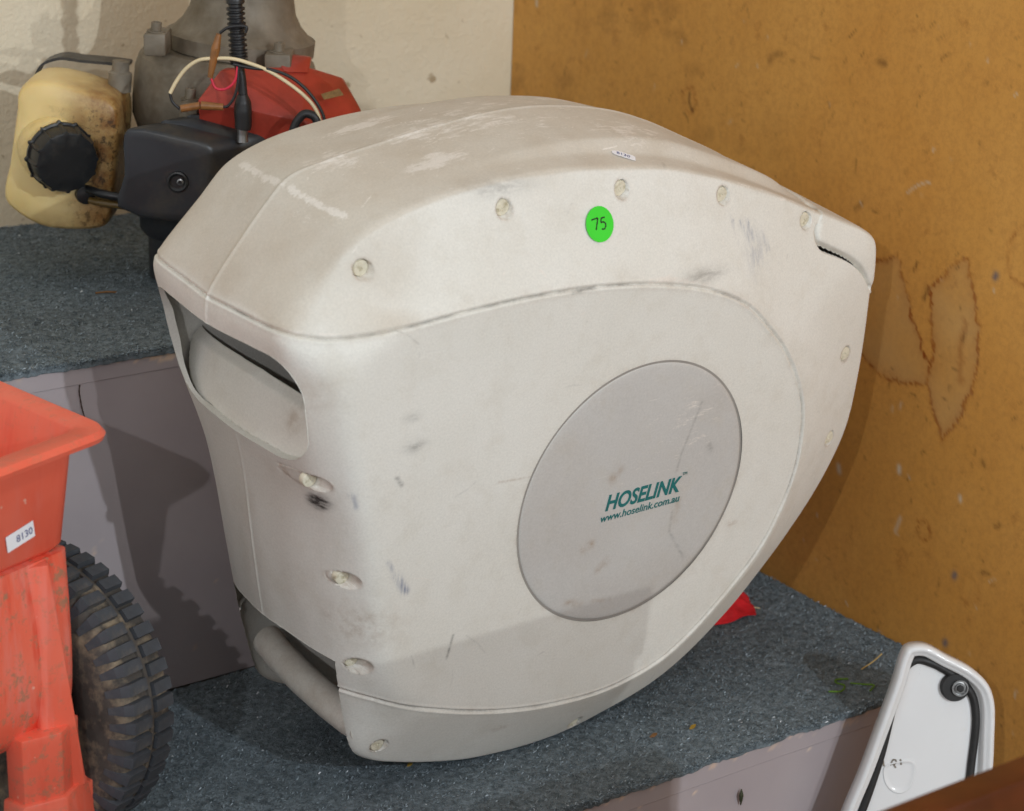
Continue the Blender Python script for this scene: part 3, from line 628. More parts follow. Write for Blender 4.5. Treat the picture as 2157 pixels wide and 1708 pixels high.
# hub disc and the ring it sits in
prof = [(.0002, .0021), (.03, .0020), (.06, .0017), (.09, .0012), (.114, .0007), (.1215, .0004), (.1250, -.0001), (.1262, -.0008), (.1266, -.006)]
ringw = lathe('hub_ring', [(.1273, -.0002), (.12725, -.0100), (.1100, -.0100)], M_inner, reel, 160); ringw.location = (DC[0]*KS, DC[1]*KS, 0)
def polar_disc():
    nr, na = 90, 300; r_ = np.linspace(.0005, .1266, nr); z_ = np.interp(r_, [p[0] for p in prof][:-1], [p[1] for p in prof][:-1])
    A, Rr = np.meshgrid(np.linspace(0, 2*pi, na, endpoint=False), r_); V = np.stack([Rr*np.cos(A), Rr*np.sin(A), np.repeat(z_[:, None], na, 1)], -1).reshape(-1, 3)
    V[-na:, 2] = -.006; idx = np.arange(nr*na).reshape(nr, na); nx = np.roll(idx, -1, 1)
    F = np.stack([idx[:-1], idx[1:], nx[1:], nx[:-1]], -1).reshape(-1, 4)
    q = mesh('hub_disc', V, F, M_disc, reel); P = V[:, :2]; br = np.zeros(len(V)); sm = np.zeros(len(V)); sf = np.full(len(V), .22)
    def ln(arr, pts, w, k): np.maximum(arr, k*np.exp(-(seg_dist(P, np.array(pts, float), False, w*3)/w)**2), out=arr)
    ln(br, [(-.05, -.044), (-.043, -.04)], .004, .8); ln(br, [(-.028, .022), (-.022, .028)], .005, .5); ln(br, [(-.03, -.07), (-.02, -.062)], .004, .5); ln(br, [(-.06, -.096), (-.045, -.1)], .003, .6); ln(br, [(-.03, -.102), (-.01, -.106)], .002, .6)
    ln(sm, [(.066, .078), (.05, .03), (.047, .012)], .0013, .28); ln(sm, [(.05, -.03), (.05, -.05), (.075, -.085)], .0013, .3); ln(sm, [(.083, .03), (.086, .025)], .003, .4)
    ln(br, [(.055, -.02), (.056, -.04)], .004, .4)
    sf = sf+.25*np.exp(-(((P[:, 0]-.05)/.06)**2+((P[:, 1]-.06)/.05)**2)); dst = .25*sstep(.4, .9, vnoise(V, 30, 61))
    for nm, a in (('dust', dst), ('scuff', sf), ('blue', np.zeros(len(V))), ('brown', br), ('smudge_groove_shade', sm)): set_attr(q.data, nm, a)
    return q
disc = polar_disc(); disc.location = (DC[0]*KS, DC[1]*KS, 0)
text('brand_lettering', 'HOSELINK', .0215, M_teal, disc, Matrix.Translation((-.0320, -.0090, .0024)), shear=.18, bold=.0006, fit=.0865)
text('web_address', 'www.hoselink.com.au', .0105, M_teal, disc, Matrix.Translation((-.0360, -.0197, .0024)), shear=.12, bold=.0001, fit=.0915)
text('trade_mark', 'TM', .0042, M_teal, disc, Matrix.Translation((.0545, .0065, .0024)))
# carrying handle bar across the bottom corner
bar = []
for w, rr, uc in ((.030, .0165, -.2465), (.045, .0158, -.2510), (.075, .0152, -.2540), (.12, .0150, -.2545), (.165, .0150, -.2525), (.196, .0150, -.2480)):
    bar.append([((uc+rr*cos(a))*KS, (-.1935+rr*.98*sin(a)-.02*(w-.1))*KS, -w*KS) for a in np.linspace(0, 2*pi, 32, endpoint=False)])
hb = loft('handle_bar', bar, M_reel, reel)
for nm in ('dust', 'scuff', 'blue', 'brown', 'smudge_groove_shade'): set_attr(hb.data, nm, np.full(len(hb.data.vertices), .2 if nm in ('dust', 'brown') else 0.))
# inside of the reel seen through the openings: drum behind the outlet and a web behind the handle
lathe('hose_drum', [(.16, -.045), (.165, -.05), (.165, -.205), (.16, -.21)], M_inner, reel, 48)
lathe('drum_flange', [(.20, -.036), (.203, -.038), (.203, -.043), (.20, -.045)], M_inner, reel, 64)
# round green price dot with handwritten number
def surf_frame(c, n, along):
    z = Vector(n).normalized(); x = Vector(along); x = (x-z*x.dot(z)).normalized(); y = z.cross(x)
    return Matrix(((x.x, y.x, z.x, c[0]), (x.y, y.y, z.y, c[1]), (x.z, y.z, z.z, c[2]), (0, 0, 0, 1)))
_G = surface(600, 150); _N = normals(_G); _N = _N if _N[0, 15, 2] < 0 else -_N
def surf_at(u, v, w):
    d = np.linalg.norm(_G-np.array([u, v, w]), axis=2); k = np.unravel_index(d.argmin(), d.shape); p = _G[k]; n = _N[k]
    return np.array([p[0], p[1], -p[2]])*KS, np.array([n[0], n[1], -n[2]])
def sticker(name, shape, mat, fm, lift=.0013):
    o = loft(name, [[(x, y, 0) for x, y in shape], [(x, y, .00025) for x, y in shape]], mat, reel); o.matrix_local = fm @ Matrix.Translation((0, 0, lift)); return o
p, nrm = surf_at(-.0627, .2575, .021); fm = surf_frame(p, nrm, (1, -.05, 0))
dot = sticker('price_dot', [(.0148*cos(a), .0148*sin(a)) for a in np.linspace(0, 2*pi, 48, endpoint=False)], M_green, fm); dot['label'] = 'bright green round sticker with 75 handwritten on it'
S75 = [[(-.0088, .0040), (-.0062, .0046), (-.0018, .0052)], [(-.0018, .0052), (-.0030, .0010), (-.0046, -.0044)], [(.0058, .0052), (.0030, .0050), (.0016, .0046)], [(.0018, .0047), (.0012, .0022), (.0014, .0012), (.0032, .0016), (.0056, .0004), (.0060, -.0020), (.0042, -.0042), (.0014, -.0042)]]
ribbon('handwriting', S75, .0013, M_ink, dot, .0004)
p, nrm = surf_at(-.0150, .2998, .0575); fm = surf_frame(p, nrm, (.0131, -.0043, .0088))
lot = sticker('lot_tag', [(-.0105, -.0025), (-.0085, -.0045), (.0085, -.0045), (.0105, -.0040), (.0105, .0030), (.0085, .0045), (-.0070, .0045), (-.0105, .0035)], M_label, fm); lot['label'] = 'tiny white price tag stuck on top of the housing'
text('lot_number', '8130', .0062, M_blueink, lot, Matrix.Translation((-.0066, -.0022, .0004)))

# ------------------------------------------------------------------ red spreader
def mat_red():
    t = NT('faded_red_plastic')
    c = t.mix(t.ramp(t.noise(9, 4), (.3, 0), (.7, 1)), srgb(228, 92, 66), srgb(233, 116, 92))
    st = t.ramp(t.noise(18, 5, .65, t.coord('Object', (3, 3, .5))), (.5, 0), (.72, 1)); c = t.mix(t.math('MULTIPLY', st, t.attr('wear')), c, srgb(222, 132, 118))
    dk = t.ramp(t.noise(14, 4, .6, t.coord('Object', (3, 3, .6))), (.55, 0), (.7, 1)); c = t.mix(t.math('MULTIPLY', dk, t.attr('wear')), c, srgb(214, 62, 38))
    dr = t.ramp(t.noise(85, 6, .78), (.53, 0), (.62, 1)); c = t.mix(t.math('MULTIPLY', dr, t.attr('mud')), c, srgb(150, 122, 96))
    c = t.mix(t.ramp(t.noise(130, 2, .4), (.77, 0), (.8, .6)), c, srgb(236, 190, 170))
    t.put('Base Color', c); t.put('Roughness', t.ramp(t.noise(12, 4), (.3, .4), (.7, .6))); t.put('Specular IOR Level', .35); t.bump(t.noise(90, 4), .08, .001)
    return t.m
M_red = mat_red()
M_rubber = simple('dusty_rubber', srgb(62, 65, 70), .75, .25, 40, dirt=srgb(100, 93, 84), dscale=60, damt=(.55, .8), bump=.2, bscale=300)
M_carcass = simple('muddy_rubber', srgb(70, 65, 60), .85, .3, 50, dirt=srgb(140, 124, 102), dscale=45, damt=(.48, .7), bump=.3, bscale=200)
spr = empty('spreader', mat=Matrix.Translation((.65, 1.56, 0)) @ Matrix.Rotation(radians(20), 4, 'Z'))
tag(spr, 'red plastic seed spreader with treaded tyre, cut off by the left edge', 'spreader')
def redobj(o, wear=.2, mud=.0):
    me = o.data; n = len(me.vertices); co = np.empty(n*3, np.float32); me.vertices.foreach_get('co', co); co = co.reshape(-1, 3)
    set_attr(me, 'wear', np.full(n, wear)); set_attr(me, 'mud', np.full(n, mud) if np.isscalar(mud) else mud(co)); return o
def inset_quad(Q, d, rad, n=7):
    Q = [np.array(q, float) for q in Q]; L = []
    for i in range(4):
        a, b = Q[i], Q[(i+1) % 4]; t = (b-a)/np.linalg.norm(b-a); nn = np.array([-t[1], t[0]]); L.append((a+nn*d, t))
    C_ = []
    for i in range(4):
        (p, t), (q, s) = L[i-1], L[i]; k = np.linalg.solve(np.stack([t, -s], 1), q-p); C_.append(p+t*k[0])
    out = []
    for i in range(4):
        a, c, b = C_[i-1], C_[i], C_[(i+1) % 4]; u = (a-c)/np.linalg.norm(a-c); w = (b-c)/np.linalg.norm(b-c)
        for s in np.linspace(0, 1, n): out.append((1-s)**2*(c+u*rad)+2*s*(1-s)*c+s*s*(c+w*rad))
    return out
HQ = [(-.42, -.1145), (-.0095, -.1145), (.027, .100), (-.42, .100)]
rings = [[(x, y, z) for x, y in inset_quad(HQ, d, r_)] for d, z, r_ in ((.060, .2915, .012), (.036, .2920, .014), (.030, .2985, .014), (.0225, .3765, .012), (.0195, .3835, .012), (.0005, .3835, .022), (-.001, .3875, .023), (.002, .3920, .022), (.0195, .3920, .012), (.0225, .389, .012), (.040, .302, .012), (.06, .298, .01))]
redobj(loft('hopper', rings, M_red, spr, angle=50), .3, lambda c: .25*sstep(.39, .40, c[:, 2]+.012))
# lower body, rounded underneath
sec = [(.086, .2925), (.088, .24), (.088, .19), (.084, .160), (.072, .138), (.05, .127), (.0, .124), (-.045, .130), (-.062, .16), (-.066, .22), (-.066, .2925)]
sec = catmull(sec, 4, False)
rings = []
for p_, s_ in ((-.42, 1), (-.10, 1), (-.050, 1), (-.042, .995), (-.0365, .975), (-.034, .93), (-.034, .85)):
    c0 = np.array([.012, .21]); rings.append([(p_, -(c0[0]+(q-c0[0])*s_), c0[1]+(z-c0[1])*(s_ if z < .25 else 1)) for q, z in sec])
redobj(loft('lower_body', rings, M_red, spr, angle=45), 1., lambda c: sstep(.09, .05, np.abs(c[:, 0]+.075))*.8)
redobj(hull('rib', [(-.079, -.0860, .2905), (-.0655, -.0955, .2915), (-.058, -.086, .2915), (-.070, -.086, .094), (-.040, -.1005, .092), (-.032, -.086, .092), (-.079, -.070, .29), (-.06, -.07, .092), (-.032, -.07, .092)], M_red, spr, .0015), .6, .35)
pris = lambda pts, zs: [(x, y, z) for z in zs for x, y in pts]
redobj(hull('leg', pris([(-.096, -.0885), (-.066, -.1015), (-.037, -.0905), (-.037, -.07), (-.096, -.07)], (.150, .088)), M_red, spr, .0012), .4, .6)
redobj(hull('foot', pris([(-.0995, -.0910), (-.0662, -.1055), (-.0325, -.0935), (-.0325, -.068), (-.0995, -.068)], (.0945,))+pris([(-.108, -.094), (-.070, -.1125), (-.018, -.0985), (-.018, -.066), (-.108, -.066)], (.0015,)), M_red, spr, .0015), .4, .3)
redobj(box('foot_tab', (-.036, -.0935, .040), (-.0255, -.074, .0885), M_red, spr, bevel=.0015), .2, .1)
# lot label on the hopper front
lab = loft('lot_label', [[(x, y, 0) for x, y in ((-.0142, -.0070), (.0142, -.0070), (.0142, .0070), (-.0142, .0070))], [(x, y, .0003) for x, y in ((-.0142, -.0070), (.0142, -.0070), (.0142, .0070), (-.0142, .0070))]], M_label, spr)
zx = Vector((.028, 0, .0052)).normalized(); zn = Vector((0, -1, -.09)).normalized(); zy = zn.cross(zx)
lab.matrix_local = Matrix(((zx.x, zy.x, zn.x, -.0853), (zx.y, zy.y, zn.y, -.0877), (zx.z, zy.z, zn.z, .3197), (0, 0, 0, 1))); lab['label'] = 'white lot sticker reading 8130'
text('lot_number', '8130', .0085, M_blueink, lab, Matrix.Translation((-.0045, -.0030, .0005)), bold=.0001)
# wheel
TR, TH = .129, .0265
prof = [(.030, -.020), (.055, -.020), (.062, -.025), (.080, -.0305), (.100, -.0320), (.113, -.0305), (.1205, -.0272), (.1232, -.024), (.1236, -.006), (.1240, -.0022), (.1262, -.0018), (.1262, .0018), (.1240, .0022), (.1236, .006), (.1232, .024), (.1205, .0272), (.113, .0305), (.100, .0320), (.080, .0305), (.062, .025), (.055, .020), (.030, .020)]
wheel = lathe('tyre', prof, M_carcass, spr, 120, (0, 0, 0), (1, 0, 0), angle=60)
wheel.matrix_local = Matrix.Translation((0, 0, TR+.001)) @ Matrix.Rotation(radians(5), 4, 'Z') @ Matrix.Rotation(radians(4.1), 4, 'Y')
def lug_mesh(side):
    bm = bmesh.new(); s = side; t = .0049
    pts = [(s*.0036, -t, .1288), (s*.0036, t, .1288), (s*.0248, -t, .1284), (s*.0248, t, .1284), (s*.0285, -t*.9, .1215), (s*.0285, t*.9, .1215), (s*.0318, -t*.55, .1075), (s*.0318, t*.55, .1075), (s*.0036, -t*1.12, .1228), (s*.0036, t*1.12, .1228), (s*.0240, -t*1.12, .1222), (s*.0240, t*1.12, .1222), (s*.0295, -t*.5, .1060), (s*.0295, t*.5, .1060)]
    for p in pts: bm.verts.new(p)
    bmesh.ops.convex_hull(bm, input=bm.verts[:]); bmesh.ops.delete(bm, geom=[v for v in bm.verts if not v.link_faces], context='VERTS')
    bmesh.ops.recalc_face_normals(bm, faces=bm.faces); me = bpy.data.meshes.new('tread_lug'); bm.to_mesh(me); bm.free(); me.materials.append(M_rubber); return me
lugs = {1: lug_mesh(1), -1: lug_mesh(-1)}
for side in (1, -1):
    for k in range(50):
        a = 2*pi*(k+(.5 if side > 0 else 0))/50
        o = bpy.data.objects.new('tread_lug', lugs[side]); link(o, wheel); o.matrix_local = Matrix.Rotation(a+random.gauss(0, .004), 4, 'X')
lathe('wheel_hub', [(.0295, -.019), (.0305, -.006), (.0305, .006), (.0295, .019), (.008, .019)], M_red, wheel, 40, (0, 0, 0), (1, 0, 0))
redobj(bpy.data.objects['wheel_hub'])
tube('axle', [(-.3, 0, TR), (.02, 0, TR)], .006, simple('axle_steel', srgb(120, 110, 100), .5, .2, metal=.8), spr, n=1)

# ------------------------------------------------------------------ white lid with black seal, in front of the lower step
M_gloss = simple('glossy_white_shell', srgb(226, 226, 226), .13, .02, 12, dirt=srgb(205, 196, 176), dscale=9, damt=(.62, .85))
M_seal = simple('black_rubber_seal', srgb(34, 33, 33), .6, .2, 100)
M_steel = simple('dull_steel', srgb(150, 150, 150), .35, .15, 80, metal=.9)
M_clip = simple('dark_clip', srgb(128, 120, 110), .5, .2, 80)
LK = .965; A0 = Vector((0, 0, .97))+(Vector((1.525, 1.279, .012))-Vector((0, 0, .97)))*LK
lidm = Matrix(((.832, .109, -.544, A0.x), (-.555, .163, -.816, A0.y), (0, .981, .196, A0.z), (0, 0, 0, 1)))
lid = empty('storage_lid', mat=lidm); tag(lid, 'glossy white moulded lid with black seal leaning in the lower right corner', 'lid')
LO = [(-.195, -.330), (-.180, -.260), (-.160, -.190), (-.139, -.126), (-.125, -.088), (-.111, -.044), (-.096, .004), (-.0895, .030), (-.084, .0395), (-.067, .042), (-.044, .031), (-.019, .018), (-.003, .003), (.004, -.015), (.006, -.053), (.006, -.092), (.004, -.126), (-.002, -.2), (-.010, -.28), (-.022, -.345), (-.06, -.395), (-.12, -.405), (-.175, -.380)]
lo = catmull(LO, 6)*LK
def off(poly, d):
    t = np.roll(poly, -1, 0)-np.roll(poly, 1, 0); t /= np.linalg.norm(t, axis=1)[:, None]; return poly+np.stack([-t[:, 1], t[:, 0]], 1)*d
sg = -1 if np.sum(lo[:, 0]*np.roll(lo[:, 1], -1)-np.roll(lo[:, 0], -1)*lo[:, 1]) < 0 else 1
R_ = lambda d, z: [(x, y, z) for x, y in off(lo, d*sg)]
loft('shell', [R_(.010, -.022), R_(.003, -.021), R_(0, -.017), R_(.0000, -.004), R_(.0014, .0002), R_(.0038, .0018), R_(.0062, .0008), R_(.0078, -.0015), R_(.0092, -.0018), R_(.0108, -.0030), R_(.0118, -.008), R_(.0135, -.0095), R_(.0225, -.0098)], M_gloss, lid, angle=60)
GK = [(-.186, -.34), (-.165, -.27), (-.143, -.19), (-.120, -.125), (-.105, -.072), (-.097, -.031), (-.090, .002), (-.084, .018), (-.073, .0255), (-.058, .022), (-.044, .015), (-.030, .006), (-.017, -.010), (-.0125, -.029), (-.0125, -.053), (-.0145, -.08), (-.016, -.11), (-.02, -.2), (-.03, -.29), (-.045, -.35), (-.08, -.375), (-.14, -.372)]
gk = catmull(np.array(GK)*LK, 5); gp = np.vstack([gk, gk[:1]])
tube('seal', [(x, y, -.0085) for x, y in gp], .0040, M_seal, lid, seg=10, n=1, cap=False)
lathe('grommet', [(.004, -.004), (.0125, -.004), (.0138, -.0055), (.0140, -.0095)][::-1], M_seal, lid, 40, (-.0350*LK, -.001*LK, 0))
lathe('screw_ring', [(.0001, -.0018), (.0045, -.0018), (.0050, -.0032), (.0062, -.0034), (.0066, -.0014), (.0078, -.0014), (.0080, -.004)][::-1], M_steel, lid, 32, (-.0310*LK, -.001*LK, .0004))
lathe('screw_head', [(.0001, .0002), (.0035, .0), (.0038, -.0018)][::-1], M_seal, lid, 6, (-.0310*LK, -.001*LK, .0005))
dish = [(-.0135, .006), (.0135, .010), (.0145, -.004), (.0100, -.0160), (.002, -.0205), (-.007, -.0175), (-.0135, -.008)]
dp = catmull(dish, 5)
loft('finger_recess', [[(-.086*LK+x*s, -.089*LK+y*s, z) for x, y in dp] for s, z in ((1.04, -.0097), (1.0, -.0088), (.93, -.0088), (.86, -.0094), (.7, -.0096))], M_gloss, lid)
ribbon('moulded_mark', [[(-.0985, -.0745), (-.0978, -.0800)], [(-.0915, -.0790), (-.0890, -.0735), (-.0865, -.0740), (-.0872, -.0775), (-.0900, -.0780)], [(-.0885, -.0780), (-.0862, -.0815)], [(-.0822, -.0728), (-.0812, -.0785)]], .0016, M_clip, lid, -.0092)

# ------------------------------------------------------------------ dark wooden board in the foreground
M_mahog = simple('dark_mahogany', srgb(86, 38, 18), .35, .25, 14, dirt=srgb(52, 22, 12), dscale=10, damt=(.45, .75))
brd = empty('furniture_board', (.72, .80, FLOORZ)); tag(brd, 'dark reddish brown polished board edge in the bottom right corner', 'board')
box('rail', (-.62, -.012, .600), (.432, .012, .6575), M_mahog, brd, bevel=.003)
box('panel', (-.60, -.006, .02), (.425, .006, .599), M_mahog, brd, bevel=.001)
box('post', (-.648, -.016, .0005), (-.6205, .016, .66), M_mahog, brd, bevel=.003)
box('foot_rail', (-.62, -.012, .0005), (.428, .012, .0195), M_mahog, brd, bevel=.002)

# ------------------------------------------------------------------ brushcutter engine on the upper step
M_tank = NT('stained_fuel_tank_plastic'); t = M_tank
c = t.mix(t.ramp(t.noise(14, 4), (.3, 0), (.7, 1)), srgb(214, 182, 112), srgb(230, 206, 148))
c = t.mix(t.math('MULTIPLY', t.attr('oil'), t.ramp(t.noise(30, 5, .7), (.3, .35), (.6, 1))), c, srgb(120, 72, 20))
c = t.mix(t.math('MULTIPLY', t.attr('grit'), t.ramp(t.noise(160, 5, .75), (.52, 0), (.6, 1))), c, srgb(58, 40, 18))
t.put('Base Color', c); t.put('Roughness', .42); t.put('Subsurface Weight', .25); t.put('Subsurface Radius', (.02, .012, .005)); t.put('Subsurface Scale', .5); t.bump(t.noise(50, 3), .1, .001); M_tank = t.m
M_alloy = simple('greasy_alloy', srgb(122, 113, 99), .6, .22, 30, metal=.15, dirt=srgb(92, 80, 62), dscale=22, damt=(.42, .72), bump=.25, bscale=160)
M_black = simple('dusty_black_plastic', srgb(38, 40, 44), .42, .2, 25, dirt=srgb(74, 66, 54), dscale=16, damt=(.5, .8))
M_cap = simple('black_cap_plastic', srgb(26, 27, 29), .38, .2, 60, dirt=srgb(54, 50, 44), dscale=60, damt=(.55, .8))
M_cover = simple('red_engine_cover', srgb(158, 54, 40), .4, .15, 20, dirt=srgb(110, 40, 26), dscale=18, damt=(.48, .8))
M_cream = simple('cream_wire', srgb(214, 196, 158), .5); M_blackw = simple('black_wire', srgb(32, 32, 34), .45); M_pink = simple('pink_wire', srgb(206, 40, 66), .45)
M_conn = simple('amber_connector', srgb(140, 92, 48), .4, .25, 120); M_plate = simple('worn_plate', srgb(134, 106, 66), .6, .3, 200)
hh = Vector((.81294, -.58234, 0)); hd = Vector((.58234, .81294, 0)); eo = hh*-.33+hd*2.2+Vector((0, 0, UZ))
eng = empty('brushcutter_engine', mat=Matrix(((hh.x, hd.x, 0, eo.x), (hh.y, hd.y, 0, eo.y), (0, 0, 1, eo.z), (0, 0, 0, 1))))
tag(eng, 'small grimy two stroke engine with yellowed fuel tank and red cover on upper step', 'engine')
E_ = lambda h, d, z: (h+.33, d-2.2, z-UZ)
TO = [(-.468,.544),(-.458,.554),(-.440,.556),(-.417,.552),(-.397,.546),(-.382,.542),(-.372,.533),(-.370,.514),(-.374,.481),(-.379,.441),(-.384,.418),(-.391,.410),(-.434,.407),(-.452,.410),(-.474,.422),(-.486,.435),(-.486,.450),(-.480,.472),(-.477,.489),(-.474,.506),(-.470,.528)]
to = catmull(TO, 3); tc = np.array([-.428, .482]); rings = []
for d, s in ((2.092, .70), (2.0922, .92), (2.0945, .96), (2.099, .985), (2.108, 1.0), (2.15, 1.0), (2.17, .985), (2.185, .94), (2.193, .85), (2.195, .6)):
    rings.append([E_(*(tc+(p-tc)*s)[:1], d, (tc+(p-tc)*s)[1]) for p in to])
tank = loft('fuel_tank', rings, M_tank, eng, angle=60)
n = len(tank.data.vertices); co = np.empty(n*3, np.float32); tank.data.vertices.foreach_get('co', co); co = co.reshape(-1, 3); hx = co[:, 0]-.33; hz = co[:, 2]+UZ
set_attr(tank.data, 'oil', np.maximum(sstep(-.445, -.385, hx)*.95, sstep(.44, .40, hz)*.7)*sstep(.56, .50, hz-.03)); set_attr(tank.data, 'grit', .85*sstep(-.43, -.395, hx)*sstep(.55, .51, hz))
ax = np.array([.46, -.88, -.10]); ax /= np.linalg.norm(ax); cb_ = np.array(E_(-.4310, 2.090, .4870))
nk = lathe('filler_neck', [(.034, -.02), (.0345, -.010), (.0335, -.003), (.031, .003), (.028, .006), (.026, .012)], M_tank, eng, 40, cb_, ax); set_attr(nk.data, 'oil', np.full(len(nk.data.vertices), .1)); set_attr(nk.data, 'grit', np.full(len(nk.data.vertices), .1))
capfn = lambda r, z, a: r*(1+.06*(1 if (a*12/(2*pi)) % 1 < .16 else 0)) if r > .0285 else r
lathe('fuel_cap', [(.0325, .008), (.0335, .009), (.0335, .012), (.0315, .0125), (.0305, .030), (.0292, .033), (.0275, .0335), (.015, .0338), (.0001, .0338)], M_cap, eng, 112, cb_, ax, capfn, 30)
# air cleaner box: layered rings
BF = np.array([(-.366,.447),(-.3585,.479),(-.3575,.519),(-.352,.5245),(-.300,.516),(-.279,.5105),(-.274,.504),(-.2765,.471),(-.283,.436),(-.292,.4335)])
bf = catmull(BF, 3); bc = np.array([-.32, .478]); rings = []
for tt, s in ((0, .80), (0, .93), (.006, .965), (.018, .988), (.04, 1.), (.26, 1.005), (.275, .955), (.33, .955), (.345, 1.03), (.50, 1.035), (.515, .985), (.57, .985), (.585, 1.045), (.8, 1.04), (1, .97)):
    rings.append([E_(*(bc+(p-bc)*s+np.array([.092, .004])*tt)[:1], 2.035+.080*tt, (bc+(p-bc)*s+np.array([.092, .004])*tt)[1]) for p in bf])
loft('air_box', rings, M_black, eng, angle=55)
lathe('screw_recess', [(.0105, -.002), (.0100, .0016), (.0085, .0020), (.0070, .0012), (.0062, .0004), (.0005, .0003)], M_cap, eng, 28, E_(-.306, 2.0335, .474), (0, -1, 0))
lathe('recessed_screw', [(.0032, -.004), (.0032, .0012), (.0020, .0016), (.0016, -.001), (.0001, -.001)], M_steel, eng, 20, E_(-.3035, 2.0330, .4742), (0, -1, 0))
hull('box_shoulder', [E_(-.26, 2.10, .515), E_(-.215, 2.10, .512), E_(-.185, 2.11, .500), E_(-.175, 2.12, .44), E_(-.30, 2.10, .44), E_(-.30, 2.17, .515), E_(-.235, 2.17, .505), E_(-.225, 2.17, .44), E_(-.30, 2.17, .44)], M_black, eng, .008, 3)
loft('lower_housing', [[E_(-.310+r_*cos(a)*1.15, 2.130+r_*sin(a)*.9, z) for a in np.linspace(0, 2*pi, 28, endpoint=False)] for r_, z in ((.030, .3530), (.036, .3545), (.036, .396), (.040, .400), (.043, .406), (.043, .428), (.046, .432), (.046, .446), (.03, .447))], M_black, eng)
box('base_plate', E_(-.345, 2.12, .3530), E_(-.24, 2.24, .3560), M_black, eng, bevel=.001)
# crankcase and flared neck
axd = np.array([.085, .0, 1.]); dc = np.array(E_(-.286, 2.205, .468))
facet = lambda r, z, a: r*(1+.012*cos(6*a)) if r > .08 else r
lathe('crankcase', [(.05, -.02), (.074, .0), (.086, .018), (.0925, .034), (.0935, .052), (.0925, .082), (.089, .094), (.080, .103), (.0755, .1035)], M_alloy, eng, 72, dc, axd, facet, 28)
lathe('flared_neck', [(.0745, .1036), (.0750, .1185), (.0690, .1215), (.0600, .131), (.0535, .143), (.0500, .160), (.0480, .185), (.0470, .26), (.0465, .33)], M_alloy, eng, 60, dc+np.array([.012, 0, 0]), axd, None, 25)
def capscrew(h, d, z, hgt=.009, rad=.0052):
    b = lathe('cap_screw', [(rad*1.75, 0), (rad*1.75, .0012), (rad, .0013), (rad, hgt), (rad*.8, hgt+.0006), (rad*.55, hgt+.0005), (rad*.5, hgt-.003), (.0001, hgt-.003)], M_alloy, eng, 20, E_(h, d, z), axd)
def lugbox(h, d, z0, z1, s=.011): box('bolt_boss', E_(h-s, d-.012, z0), E_(h+s, d+.03, z1), M_alloy, eng, bevel=.003)
lugbox(-.3375, 2.128, .578, .6005); capscrew(-.3375, 2.128, .6005); lugbox(-.2185, 2.13, .562, .583, .013); capscrew(-.2185, 2.13, .583)
lugbox(-.302, 2.098, .515, .540, .009); capscrew(-.302, 2.10, .540, .011)
lathe('drain_boss', [(.0115, 0), (.0115, .018), (.0085, .020), (.0085, .030), (.006, .0305), (.0001, .0305)], M_alloy, eng, 24, E_(-.379, 2.15, .537), axd)
# red cover
hull('engine_cover', [E_(-.290, 2.066, .546), E_(-.270, 2.088, .572), E_(-.192, 2.128, .570), E_(-.158, 2.148, .556), E_(-.138, 2.122, .531), E_(-.128, 2.110, .500), E_(-.248, 2.060, .541), E_(-.190, 2.070, .528), E_(-.290, 2.078, .518), E_(-.130, 2.110, .450), E_(-.285, 2.120, .450), E_(-.240, 2.075, .505), E_(-.270, 2.18, .560), E_(-.27, 2.18, .45), E_(-.13, 2.2, .45), E_(-.16, 2.2, .545)], M_cover, eng, .0016, 2)
hull('cover_tab', [E_(-.212, 2.11, .567), E_(-.188, 2.12, .565), E_(-.188, 2.14, .578), E_(-.222, 2.13, .581), E_(-.222, 2.16, .577), E_(-.188, 2.16, .573)], M_cover, eng, .002)
np_ = mesh('name_plate', [E_(-.1745, 2.0945, .5498), E_(-.1580, 2.113, .5520), E_(-.1535, 2.114, .5455), E_(-.1715, 2.0940, .5445)], [(0, 3, 2, 1)], M_plate, eng, False)
# wires, conduit, connectors
Z = lambda l, d: [E_(h, d, z) for h, z in l]
cp = catmull(np.array(Z([(-.2510,.72),(-.251,.642),(-.250,.620),(-.249,.598),(-.2485,.584)], 2.055)), 24, False); rr_ = .0078+.0011*np.sign(np.sin(np.arange(len(cp))*1.15))
tube('conduit', cp, rr_, M_blackw, eng, seg=14, n=1)
tube('spark_lead', Z([(-.2485,.584),(-.2465,.572),(-.2455,.560),(-.245,.553)], 2.055), .0045, M_blackw, eng)
tube('lead_boot', Z([(-.2452,.556),(-.245,.549),(-.245,.540),(-.245,.527),(-.2455,.523)], 2.052), [.005, .0078, .0086, .0080, .0078], M_blackw, eng)
tube('lead_tip', Z([(-.2455,.525),(-.246,.517),(-.246,.510)], 2.054), [.0055, .0050, .0055], M_steel, eng)
tube('cream_wire', Z([(-.312,.558),(-.306,.569),(-.296,.582),(-.284,.590),(-.269,.592),(-.252,.592),(-.236,.588),(-.220,.582),(-.203,.572),(-.187,.560),(-.176,.548),(-.171,.536),(-.17,.52)], 2.04), .0018, M_cream, eng, 8)
tube('black_wire', Z([(-.252,.587),(-.236,.584),(-.214,.582),(-.198,.576),(-.184,.565),(-.173,.551),(-.167,.538),(-.166,.52)], 2.04), .0016, M_blackw, eng, 8)
tube('black_wire', Z([(-.312,.558),(-.310,.550),(-.303,.543)], 2.04), .0014, M_blackw, eng, 8)
tube('connector', Z([(-.302,.5435),(-.284,.547)], 2.04), .0036, M_conn, eng, 10, 1); tube('connector', Z([(-.283,.547),(-.262,.546)], 2.04), [.0042, .0032], M_conn, eng, 10, 1)
tube('black_wire', Z([(-.262,.546),(-.258,.547),(-.252,.555),(-.248,.569),(-.247,.585)], 2.04), .0014, M_blackw, eng, 8)
